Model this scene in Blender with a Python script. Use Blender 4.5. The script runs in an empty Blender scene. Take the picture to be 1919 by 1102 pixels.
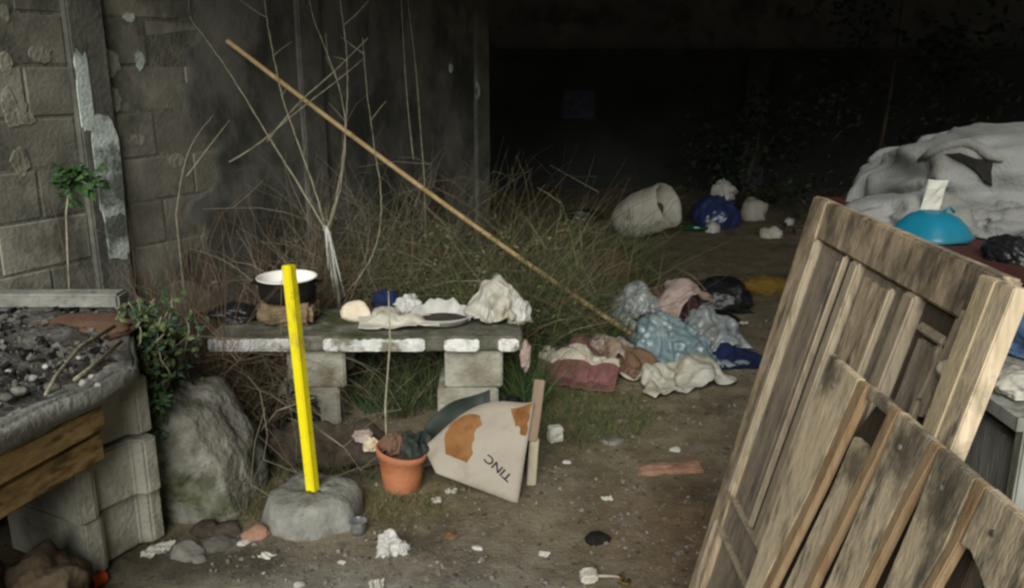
import bpy, bmesh, math, random
from mathutils import Vector, Matrix, Euler, noise

# ------------------------------------------------------------------ camera, world, light, exposure
scene = bpy.context.scene
COL = scene.collection
R = math.radians
CAM_H, PITCH, FOCAL = 1.6, R(15.0), 1600.0            # focal length in pixels of a 1919 px wide frame
cd = bpy.data.cameras.new('camera'); cam = bpy.data.objects.new('camera', cd); COL.objects.link(cam)
cd.sensor_width = 36.0; cd.lens = FOCAL / 1919.0 * 36.0; cd.clip_start = 0.02; cd.clip_end = 500
cam.location = (0, 0, CAM_H); cam.rotation_euler = (R(90) - PITCH, 0, 0)
scene.camera = cam

SUN_ELEV, SUN_AZ = R(31), R(-9)                         # low, very soft light from behind the viewer
world = bpy.data.worlds.new('World'); scene.world = world; world.use_nodes = True
wn = world.node_tree
sky = wn.nodes.new('ShaderNodeTexSky'); sky.sky_type = 'NISHITA'; sky.sun_disc = False
sky.sun_elevation = SUN_ELEV; sky.sun_rotation = R(180) - SUN_AZ
bg = wn.nodes['Background']; wn.links.new(sky.outputs[0], bg.inputs[0]); bg.inputs[1].default_value = 0.005
sd = bpy.data.lights.new('sun', 'SUN'); sd.energy = 1.5; sd.angle = R(44); sd.color = (1.0, 0.985, 0.915)
sun = bpy.data.objects.new('sun', sd); COL.objects.link(sun)
_L = Vector((math.sin(SUN_AZ) * math.cos(SUN_ELEV), -math.cos(SUN_AZ) * math.cos(SUN_ELEV), math.sin(SUN_ELEV)))
sun.rotation_euler = _L.to_track_quat('Z', 'Y').to_euler(); sun.location = (0, -3, 6)
scene.view_settings.view_transform = 'Standard'; scene.view_settings.look = 'None'
scene.view_settings.exposure = 1.58; scene.view_settings.gamma = 1.0
scene.view_settings.use_curve_mapping = False
scene.render.engine = 'CYCLES'
scene.cycles.max_bounces = 5; scene.cycles.diffuse_bounces = 3; scene.cycles.transparent_max_bounces = 6
scene.cycles.filter_width = 2.6

# ------------------------------------------------------------------ helpers
rnd = random.Random(7)
def U(a, b): return rnd.uniform(a, b)
def ray(px, py):
    u = (px - 959.5) / FOCAL; v = (py - 551) / FOCAL
    return Vector((u, math.cos(PITCH) - v * math.sin(PITCH), -math.sin(PITCH) - v * math.cos(PITCH)))
def at(px, py, Y=None, z=None):
    r = ray(px, py); t = Y / r.y if Y is not None else (z - CAM_H) / r.z
    return Vector((0, 0, CAM_H)) + r * t
def gz(x, y):
    a = noise.noise(Vector((x * .55, y * .55, 3.1))) * .030 + noise.noise(Vector((x * 2.1, y * 2.1, 7.7))) * .012
    return a * min(1, max(0, (abs(x) + y) / 2))
def gp(px, py):                                          # the point of the ground seen there
    p = at(px, py, z=0); p.z = gz(p.x, p.y); return p
def fbm(v, o=4): return noise.fractal(v, 1.0, 2.0, o)
def ridge(v, o=3):
    s, a, f = 0, 1.0, 1.0
    for _ in range(o):
        s += a * (1 - 2 * abs(noise.noise(v * f))); a *= .5; f *= 2.1
    return s / 1.75

def on_table(p): return -1.4 < p.x < .09 and 3.5 < p.y < 4.07 and .36 < p.z < .9
class MB:
    def __init__(s): s.v, s.f, s.wob = [], [], .16
    def add(s, vs, fs):
        k = len(s.v); s.v += [Vector(p) for p in vs]; s.f += [tuple(i + k for i in f) for f in fs]; return k
    def box(s, c, d, rot=None):
        m = rot if isinstance(rot, Matrix) else (Euler(rot).to_matrix() if rot else Matrix.Identity(3))
        c = Vector(c); h = Vector(d) / 2
        vs = [c + m @ Vector((sx * h.x, sy * h.y, sz * h.z)) for sx in (-1, 1) for sy in (-1, 1) for sz in (-1, 1)]
        s.add(vs, [(0, 1, 3, 2), (4, 6, 7, 5), (0, 4, 5, 1), (2, 3, 7, 6), (0, 2, 6, 4), (1, 5, 7, 3)]); return s
    def prism(s, poly, a, b):                            # polygon (list of Vectors) swept from offset a to offset b
        n = len(poly); a = Vector(a); b = Vector(b)
        s.add([Vector(p) + a for p in poly] + [Vector(p) + b for p in poly],
              [tuple(range(n))[::-1], tuple(range(n, 2 * n))] + [(i, (i + 1) % n, n + (i + 1) % n, n + i) for i in range(n)]); return s
    def tube(s, pts, rad, n=7, cap=True):
        pts = [Vector(p) for p in pts]
        if not isinstance(rad, (list, tuple)): rad = [rad] * len(pts)
        vs, fs = [], []; up = Vector((.13, .29, .95))
        for i, p in enumerate(pts):
            d = (pts[min(i + 1, len(pts) - 1)] - pts[max(i - 1, 0)]).normalized()
            x = d.cross(up)
            if x.length < .1: x = d.cross(Vector((1, 0, 0)))
            x.normalize(); y = d.cross(x)
            for k in range(n):
                a = 2 * math.pi * k / n; vs.append(p + (x * math.cos(a) + y * math.sin(a)) * rad[i])
        for i in range(len(pts) - 1):
            for k in range(n):
                fs.append((i * n + k, i * n + (k + 1) % n, (i + 1) * n + (k + 1) % n, (i + 1) * n + k))
        if cap: fs += [tuple(range(n))[::-1], tuple(range((len(pts) - 1) * n, len(pts) * n))]
        s.add(vs, fs); return s
    def lathe(s, prof, c, n=32, wob=0.0, sc=(1, 1), closed=False):
        c = Vector(c); vs, fs = [], []
        for j, (r, z) in enumerate(prof):
            for k in range(n):
                a = 2 * math.pi * k / n
                w = 1 + wob * noise.noise(Vector((math.cos(a) * 1.7, math.sin(a) * 1.7, z * 6 + c.x * 9)))
                vs.append(c + Vector((r * w * math.cos(a) * sc[0], r * w * math.sin(a) * sc[1], z)))
        for j in range(len(prof) - 1):
            for k in range(n):
                fs.append((j * n + k, j * n + (k + 1) % n, (j + 1) * n + (k + 1) % n, (j + 1) * n + k))
        if closed: fs += [tuple(range(n))[::-1], tuple(range((len(prof) - 1) * n, len(prof) * n))]
        s.add(vs, fs); return s
    def blade(s, p, d, L, w, bend, seg=4, tip=.15):      # a thin curved stem or grass blade, two crossed faces would be wasted at this size
        p = Vector(p); d = Vector(d).normalized(); side = d.cross(Vector((U(-1, 1), U(-1, 1), .2))).normalized()
        vs = []; q = p.copy(); dd = d.copy()
        for i in range(seg + 1):
            ww = w * (1 - (1 - tip) * i / seg)
            vs += [q - side * ww / 2, q + side * ww / 2]
            dd = (dd + Vector(bend) / seg + Vector((U(-1, 1), U(-1, 1), U(-.6, .6))) * s.wob).normalized(); q = q + dd * L / seg
        s.add(vs, [(2 * i, 2 * i + 1, 2 * i + 3, 2 * i + 2) for i in range(seg)]); return q
    def leaf(s, p, d, n, L, w):
        p = Vector(p); d = Vector(d).normalized(); n = Vector(n); x = d.cross(n).normalized(); n = x.cross(d)
        s.add([p, p + d * L * .45 + x * w / 2 - n * w * .12, p + d * L - n * L * .18, p + d * L * .45 - x * w / 2 - n * w * .12, p + d * L * .5 + n * w * .1],
              [(0, 1, 4), (1, 2, 4), (2, 3, 4), (3, 0, 4)])
    def build(s, name, mat, parent=None, smooth=False, bevel=0, origin=None):
        me = bpy.data.meshes.new(name)
        off = origin_of(parent) if parent else Vector(origin or (0, 0, 0))
        me.from_pydata([v - off for v in s.v], [], s.f)
        if bevel:
            bm = bmesh.new(); bm.from_mesh(me)
            bmesh.ops.remove_doubles(bm, verts=bm.verts, dist=1e-5)
            bmesh.ops.bevel(bm, geom=[e for e in bm.edges if e.is_manifold and e.calc_face_angle(0) > .5], offset=bevel, segments=2, affect='EDGES', clamp_overlap=True)
            bm.to_mesh(me); bm.free()
        me.materials.append(M[mat] if isinstance(mat, str) else mat)
        if smooth: me.shade_smooth()
        o = bpy.data.objects.new(name, me); COL.objects.link(o)
        if parent: o.parent = parent
        else: o.location = off
        return o
def origin_of(o):
    v = Vector((0, 0, 0))
    while o: v = v + o.location; o = o.parent
    return v
def tag(o, label=None, cat=None, group=None, kind=None):
    if label: o['label'] = label
    if cat: o['category'] = cat
    if group: o['group'] = group
    if kind: o['kind'] = kind
    return o
def thing(name, label, cat, loc, group=None):
    o = bpy.data.objects.new(name, None); COL.objects.link(o); o.location = loc; o.empty_display_size = .1
    return tag(o, label, cat, group)
def roughen(o, amp, scale, seed=0, sub=0):
    bm = bmesh.new(); bm.from_mesh(o.data)
    if sub: bmesh.ops.subdivide_edges(bm, edges=bm.edges, cuts=sub, use_grid_fill=True)
    bm.normal_update()
    for v in bm.verts: v.co += v.normal * fbm(v.co * scale + Vector((seed, seed * .7, 0))) * amp
    bm.to_mesh(o.data); bm.free(); return o

# ------------------------------------------------------------------ materials (all node based)
M = {}
def lin(r, g, b):
    f = lambda c: (c / 255 / 12.92) if c / 255 <= .04045 else ((c / 255 + .055) / 1.055) ** 2.4
    return (f(r), f(g), f(b))
def mat(name, cols, scale=6, detail=6, rough=.9, bump=.3, bscale=40, coord='Object', stretch=(1, 1, 1), dirt=None, dscale=2.5, dth=(.5, .62), spec=.25, rand=.0, trans=0, sub=0, bdist=.01, stain=None, alpha=1):
    m = bpy.data.materials.new(name); m.use_nodes = True; nt = m.node_tree; N, Lk = nt.nodes, nt.links
    b = N['Principled BSDF']; b.inputs['Roughness'].default_value = rough; b.inputs['Specular IOR Level'].default_value = spec
    tc = N.new('ShaderNodeTexCoord'); mp = N.new('ShaderNodeMapping'); mp.inputs['Scale'].default_value = stretch
    Lk.new(tc.outputs[coord], mp.inputs[0])
    oi = N.new('ShaderNodeObjectInfo'); ad = N.new('ShaderNodeVectorMath'); ad.operation = 'ADD'
    mu = N.new('ShaderNodeMath'); mu.operation = 'MULTIPLY'; mu.inputs[1].default_value = 37.0
    Lk.new(oi.outputs['Random'], mu.inputs[0]); Lk.new(mp.outputs[0], ad.inputs[0]); Lk.new(mu.outputs[0], ad.inputs[1])
    n1 = N.new('ShaderNodeTexNoise'); n1.inputs['Scale'].default_value = scale; n1.inputs['Detail'].default_value = detail; n1.inputs['Roughness'].default_value = .62
    Lk.new(ad.outputs[0], n1.inputs['Vector'])
    cr = N.new('ShaderNodeValToRGB'); Lk.new(n1.outputs[0], cr.inputs[0])
    el = cr.color_ramp.elements
    k = len(cols)
    for i, c in enumerate(cols):
        pos = .28 + .44 * i / max(1, k - 1)
        e = el[i] if i < 2 else el.new(pos)
        e.position = pos; e.color = (*c, 1)
    if k == 1: el[1].color = (*cols[0], 1)
    col = cr.outputs[0]
    if dirt:
        n2 = N.new('ShaderNodeTexNoise'); n2.inputs['Scale'].default_value = dscale; n2.inputs['Detail'].default_value = 7; n2.inputs['Roughness'].default_value = .65
        a2 = N.new('ShaderNodeVectorMath'); a2.operation = 'ADD'; a2.inputs[1].default_value = (5.2, 1.3, 9.1)
        Lk.new(ad.outputs[0], a2.inputs[0]); Lk.new(a2.outputs[0], n2.inputs['Vector'])
        mr = N.new('ShaderNodeMapRange'); mr.inputs[1].default_value, mr.inputs[2].default_value = dth; mr.clamp = True
        Lk.new(n2.outputs[0], mr.inputs[0])
        mx = N.new('ShaderNodeMix'); mx.data_type = 'RGBA'; Lk.new(mr.outputs[0], mx.inputs['Factor'])
        Lk.new(col, mx.inputs['A']); mx.inputs['B'].default_value = (*dirt, 1); col = mx.outputs['Result']
    if stain:                                             # large stains that run across neighbouring pieces
        ge = N.new('ShaderNodeNewGeometry'); n5 = N.new('ShaderNodeTexNoise'); n5.inputs['Scale'].default_value = stain[1]; n5.inputs['Detail'].default_value = 8; n5.inputs['Roughness'].default_value = .68
        m5 = N.new('ShaderNodeMapping'); m5.inputs['Scale'].default_value = (1, 1, .55); m5.inputs['Location'].default_value = (1.7, 3.3, .4); Lk.new(ge.outputs['Position'], m5.inputs[0]); Lk.new(m5.outputs[0], n5.inputs['Vector'])
        r5 = N.new('ShaderNodeMapRange'); r5.inputs[1].default_value, r5.inputs[2].default_value = stain[2], stain[3]; r5.inputs[4].default_value = .88; Lk.new(n5.outputs[0], r5.inputs[0])
        x5 = N.new('ShaderNodeMix'); x5.data_type = 'RGBA'; Lk.new(r5.outputs[0], x5.inputs['Factor']); Lk.new(col, x5.inputs['A']); x5.inputs['B'].default_value = (*stain[0], 1); col = x5.outputs['Result']
    if rand:
        hs = N.new('ShaderNodeHueSaturation'); m3 = N.new('ShaderNodeMapRange'); m3.inputs[3].default_value = 1 - rand; m3.inputs[4].default_value = 1 + rand
        Lk.new(oi.outputs['Random'], m3.inputs[0]); Lk.new(m3.outputs[0], hs.inputs['Value']); Lk.new(col, hs.inputs['Color']); col = hs.outputs[0]
    Lk.new(col, b.inputs['Base Color'])
    if bump:
        n4 = N.new('ShaderNodeTexNoise'); n4.inputs['Scale'].default_value = bscale; n4.inputs['Detail'].default_value = 5
        Lk.new(ad.outputs[0], n4.inputs['Vector'])
        bu = N.new('ShaderNodeBump'); bu.inputs['Strength'].default_value = bump; bu.inputs['Distance'].default_value = bdist
        Lk.new(n4.outputs[0], bu.inputs['Height']); Lk.new(bu.outputs[0], b.inputs['Normal'])
    if trans: b.inputs['Transmission Weight'].default_value = trans
    if alpha < 1: b.inputs['Alpha'].default_value = alpha
    M[name] = m; return m
def vcol(name, rough=.85, spec=.2):                       # leaves and stems: the colour of each blade is stored on it
    m = bpy.data.materials.new(name); m.use_nodes = True; nt = m.node_tree; b = nt.nodes['Principled BSDF']
    a = nt.nodes.new('ShaderNodeAttribute'); a.attribute_name = 'tint'; nt.links.new(a.outputs['Color'], b.inputs['Base Color'])
    b.inputs['Roughness'].default_value = rough; b.inputs['Specular IOR Level'].default_value = spec
    M[name] = m; return m
def tint(o, groups):                                      # groups: list of (face count, colour)
    at_ = o.data.color_attributes.new('tint', 'FLOAT_COLOR', 'CORNER'); i = 0; fi = 0
    data = []
    fc = [len(p.vertices) for p in o.data.polygons]
    for n, c in groups:
        for _ in range(n):
            data += [c[0], c[1], c[2], 1.0] * fc[fi]; fi += 1
    at_.data.foreach_set('color', data); return o
# albedos are linear reflectances
mat('block_cement', [(0.137, 0.132, 0.109), (0.217, 0.211, 0.171), (0.331, 0.32, 0.268)], 5, 8, .95, .4, 60, dirt=(.085, .085, .065), dscale=3.0, dth=(.54, .68), rand=.14, stain=((.06, .06, .05), 2.3, .47, .6))
mat('old_render', [(0.096, 0.096, 0.0849), (0.147, 0.144, 0.128), (0.216, 0.213, 0.185)], 3.2, 9, .95, .3, 55, stretch=(1, 1, .8), dirt=(.05, .052, .042), dscale=1.6, dth=(.46, .62), stain=((.045, .046, .04), 4, .5, .66))
mat('mortar', [(0.109, 0.108, 0.0868), (0.237, 0.229, 0.189)], 14, 6, .95, .8, 70, stain=((.055, .055, .046), 2.3, .47, .6))
mat('pilaster_cement', [(0.0634, 0.0659, 0.0571), (0.127, 0.127, 0.108), (0.178, 0.178, 0.152)], 6, 8, .95, .6, 50)
mat('old_whitewash', [(0.425, 0.5, 0.463), (0.575, 0.65, 0.6), (0.725, 0.775, 0.725)], 9, 7, .9, .5, 60, dirt=(.13, .15, .13), dscale=5, dth=(.46, .58))
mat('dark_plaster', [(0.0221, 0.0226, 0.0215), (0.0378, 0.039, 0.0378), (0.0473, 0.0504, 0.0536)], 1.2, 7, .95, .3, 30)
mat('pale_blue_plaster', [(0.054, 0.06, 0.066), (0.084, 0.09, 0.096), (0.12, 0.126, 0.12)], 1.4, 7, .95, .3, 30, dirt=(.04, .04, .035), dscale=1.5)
mat('rusty_roof', [(.06, .05, .045), (.13, .11, .10), (.2, .19, .18)], 3, 6, .7, .2, 20)
mat('old_timber', [(.05, .04, .03), (.09, .075, .055)], 6, 6, .9, .5, 40)
mat('white_slab_paint', [(0.396, 0.396, 0.374), (0.638, 0.638, 0.616), (0.792, 0.792, 0.77)], 16, 8, .85, .7, 55, dirt=(.19, .18, .14), dscale=9, dth=(.5, .6))
mat('mossy_concrete', [(.055, .055, .04), (.13, .125, .1), (.22, .21, .17)], 12, 8, .95, .8, 55, dirt=(.045, .055, .02), dscale=5, dth=(.46, .6))
mat('pale_block', [(0.224, 0.215, 0.172), (0.318, 0.314, 0.258), (0.396, 0.387, 0.327)], 8, 8, .95, .8, 55, dirt=(.16, .14, .095), dscale=4, dth=(.52, .68), rand=.12)
mat('grey_concrete', [(0.138, 0.138, 0.125), (0.215, 0.215, 0.194), (0.292, 0.292, 0.258)], 9, 8, .95, .9, 45, dirt=(.085, .085, .06), dscale=6, dth=(.54, .66))
mat('boulder_stone', [(0.119, 0.117, 0.0952), (0.227, 0.22, 0.185), (0.357, 0.351, 0.304)], 7, 9, .95, 1.0, 30, dirt=(.07, .08, .032), dscale=4, dth=(.47, .6), bdist=.02, stain=((.07, .078, .045), 6, .48, .6))
mat('dark_earth', [(0.0238, 0.0187, 0.0127), (0.051, 0.0408, 0.0298), (0.085, 0.0723, 0.0553)], 12, 8, .98, 1.0, 35, bdist=.02)
mat('yellow_paint', [(.74, .63, .006), (.8, .7, .012)], 10, 4, .45, .06, 30, spec=.4, dirt=(.36, .29, .05), dscale=16, dth=(.57, .72), stain=((.45, .37, .05), 9, .58, .7))
mat('terracotta', [(0.361, 0.125, 0.0559), (0.43, 0.163, 0.0774), (0.473, 0.206, 0.112)], 8, 6, .8, .3, 60, dirt=(.3, .16, .1), dscale=7, dth=(.56, .7))
mat('cardboard_pale', [(0.255, 0.225, 0.182), (0.303, 0.273, 0.225), (0.334, 0.303, 0.261)], 5, 7, .85, .12, 30, dirt=(.19, .155, .105), dscale=4.5, dth=(.48, .66))
mat('cardboard_torn', [(0.128, 0.0542, 0.0179), (0.211, 0.099, 0.035), (0.255, 0.128, 0.0542)], 10, 7, .95, .5, 50, dirt=(.13, .05, .015), dscale=7, dth=(.55, .66))
mat('ink', [(.012, .012, .014)], 5, 2, .8, 0)
mat('cream_board', [(0.357, 0.315, 0.238), (0.442, 0.391, 0.306)], 12, 6, .85, .3, 40, stretch=(1, 1, .3), dirt=(.3, .25, .17), dscale=5)
mat('brown_board', [(0.192, 0.136, 0.096), (0.264, 0.2, 0.144)], 12, 6, .85, .3, 40, stretch=(1, 1, .3))
mat('black_plastic', [(.006, .007, .008), (.012, .013, .014)], 8, 4, .42, .15, 30, spec=.5)
mat('tarp_green', [(.018, .026, .022), (.03, .038, .032)], 8, 4, .6, .2, 30)
mat('enamel_white', [(0.763, 0.753, 0.7), (0.848, 0.837, 0.795)], 6, 4, .3, 0, spec=.5)
mat('soot_and_shade', [(.005, .005, .005), (.014, .012, .01)], 9, 5, .8, .4, 40)  # black of soot and char, also used for painted shade
mat('stove_brick', [(.11, .075, .045), (.2, .14, .085), (.27, .2, .13)], 10, 8, .95, .9, 40, dirt=(.06, .055, .03), dscale=6)
mat('cream_stone', [(.5, .42, .3), (.62, .54, .41), (.68, .61, .49)], 8, 6, .85, .4, 40, dirt=(.32, .24, .14), dscale=6, dth=(.56, .7))
mat('white_plastic', [(0.352, 0.352, 0.324), (0.436, 0.436, 0.408), (0.492, 0.492, 0.472)], 7, 5, .5, .3, 25, spec=.4, dirt=(.3, .28, .22), dscale=5, dth=(.54, .7))
mat('cream_plastic', [(0.316, 0.31, 0.255), (0.393, 0.378, 0.324), (0.441, 0.427, 0.378)], 7, 5, .55, .3, 25, spec=.35, dirt=(.29, .26, .18), dscale=5, dth=(.52, .68))
mat('blue_plastic', [(.13, .19, .215), (.2, .275, .3), (.31, .38, .39)], 6, 6, .25, .5, 30, spec=.6, dirt=(.09, .13, .17), dscale=5, dth=(.5, .64), alpha=0.82)
mat('grey_film', [(0.204, 0.23, 0.238), (0.289, 0.323, 0.332), (0.391, 0.416, 0.416)], 7, 6, .25, .5, 30, spec=.6, dirt=(.2, .2, .17), dscale=5, dth=(.5, .66), alpha=0.72)
mat('clear_plastic', [(.6, .62, .62)], 5, 3, .12, 0, trans=.85)
mat('navy_cloth', [(0.00672, 0.0112, 0.042), (0.0112, 0.0196, 0.0672)], 8, 5, .9, .3, 60)
mat('navy_plastic', [(0.018, 0.027, 0.09), (0.03, 0.045, 0.132)], 8, 5, .3, .2, 30, spec=.6)
mat('maroon_cloth', [(.10, .045, .045), (.15, .065, .065), (.18, .09, .085)], 9, 6, .95, .4, 70, dirt=(.08, .05, .035), dscale=4)
mat('pink_cloth', [(0.304, 0.232, 0.208), (0.4, 0.32, 0.296)], 9, 6, .95, .4, 70, dirt=(.22, .16, .11), dscale=5)
mat('brown_cloth', [(.10, .055, .035), (.17, .10, .065)], 8, 6, .95, .4, 60)
mat('mustard_cloth', [(0.121, 0.0735, 0.0111), (0.166, 0.103, 0.0183)], 8, 6, .95, .4, 60)
mat('sack_cloth', [(0.41, 0.396, 0.328), (0.573, 0.56, 0.478)], 12, 6, .95, .5, 120, dirt=(.2, .18, .13), dscale=4, dth=(.58, .75))
mat('grey_fleece', [(0.151, 0.155, 0.151), (0.184, 0.189, 0.184), (0.212, 0.215, 0.207)], 10, 7, .97, .5, 140, dirt=(.17, .17, .155), dscale=3)
mat('cyan_plastic', [(0.00544, 0.129, 0.204), (0.00816, 0.16, 0.245)], 6, 4, .4, .1, 20, spec=.4, dirt=(.03, .12, .16), dscale=9, dth=(.52, .68))
mat('dark_red_board', [(.045, .014, .012), (.075, .026, .022)], 8, 6, .6, .3, 40)
mat('blue_denim', [(.06, .11, .21), (.09, .15, .27)], 9, 6, .9, .4, 90)
wood = dict(coord='Object', detail=8, rough=.9, bump=.4, bscale=26, bdist=.004)
mat('door_wood', [(0.32, 0.236, 0.149), (0.477, 0.374, 0.255), (0.66, 0.53, 0.382)], 10, stretch=(9, 9, 1), dirt=(.105, .085, .06), dscale=3.4, dth=(.5, .66), **wood, stain=((.10, .085, .06), 7, .5, .64))
mat('door_panel_wood', [(0.209, 0.169, 0.125), (0.298, 0.25, 0.189), (0.386, 0.329, 0.258)], 10, stretch=(8, 8, 1), dirt=(.10, .088, .068), dscale=3, dth=(.5, .68), **wood, stain=((.10, .09, .07), 6, .5, .64))
mat('dark_wood_and_shade', [(.06, .047, .033), (.10, .08, .058)], 10, stretch=(9, 9, 1), **wood)  # dark wood, its tone also stands in for shade in groove and gaps
mat('moulding_wood', [(0.333, 0.27, 0.19), (0.425, 0.356, 0.259), (0.506, 0.437, 0.322)], 12, stretch=(9, 9, 1), dirt=(.2, .155, .1), dscale=5, dth=(.54, .68), rand=.12, **wood, stain=((.16, .13, .09), 9, .56, .68))
mat('pale_plank', [(0.423, 0.333, 0.202), (0.544, 0.444, 0.292), (0.605, 0.504, 0.353)], 9, stretch=(10, 10, 1), dirt=(.32, .25, .15), dscale=4, dth=(.55, .7), **wood, stain=((.3, .24, .15), 7, .56, .68))
mat('pallet_wood', [(0.431, 0.347, 0.233), (0.62, 0.509, 0.355), (0.778, 0.658, 0.474)], 9, stretch=(10, 10, 1), dirt=(.15, .135, .1), dscale=3, dth=(.53, .66), rand=.1, **wood, stain=((.13, .115, .085), 6, .52, .64))
mat('raw_edge_wood', [(0.342, 0.237, 0.138), (0.427, 0.304, 0.18)], 10, stretch=(9, 9, 1), dirt=(.3, .19, .1), dscale=6, **wood)
mat('grey_board', [(.17, .17, .15), (.27, .27, .245), (.38, .38, .35)], 10, stretch=(9, 9, 1), dirt=(.13, .14, .09), dscale=2.5, **wood)
mat('beam_wood', [(.14, .085, .03), (.235, .155, .06), (.33, .23, .10)], 8, stretch=(8, 1, 8), dirt=(.09, .055, .02), dscale=3, **wood)
mat('bamboo', [(.36, .25, .11), (.46, .33, .16), (.52, .4, .2)], 30, 5, .5, .2, 80, spec=.4)
mat('branch_bark', [(0.14, 0.126, 0.084), (0.28, 0.259, 0.182), (0.392, 0.364, 0.28)], 26, 6, .9, .4, 90)
mat('pale_twine', [(.42, .44, .4), (.55, .57, .52)], 30, 4, .9, .2, 90)
mat('ash', [(0.0385, 0.0364, 0.0315), (0.077, 0.0735, 0.0665), (0.14, 0.133, 0.122)], 14, 9, .98, 1.0, 40, dirt=(.035, .03, .025), dscale=3.5, bdist=.02)
mat('stone_pale', [(.3, .29, .26), (.48, .47, .43)], 14, 7, .9, .6, 50, rand=.3)
mat('stone_dark', [(.09, .085, .075), (.2, .19, .17)], 14, 7, .9, .6, 50, rand=.35)
mat('brick_red', [(0.24, 0.125, 0.08), (0.33, 0.2, 0.14)], 12, 7, .95, .7, 50, dirt=(.2, .17, .11), dscale=6)
mat('orange_plastic', [(.55, .075, .02), (.62, .1, .03)], 8, 3, .4, .1, 20)
mat('foam_white', [(0.477, 0.469, 0.405), (0.549, 0.541, 0.491)], 10, 5, .8, .3, 60, dirt=(.36, .34, .25), dscale=9, dth=(.55, .68))
mat('brown_sack', [(.075, .055, .035), (.13, .095, .06), (.18, .14, .095)], 7, 7, .95, .6, 40, dirt=(.05, .035, .022), dscale=3)
mat('dry_leaf', [(.10, .055, .025), (.2, .12, .06)], 12, 5, .9, .3, 40)
mat('print_blue', [(0.0324, 0.036, 0.0792), (0.108, 0.108, 0.137)], 22, 3, .9, 0)
vcol('weed_tint'); vcol('leaf_tint', .6, .3)

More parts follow.
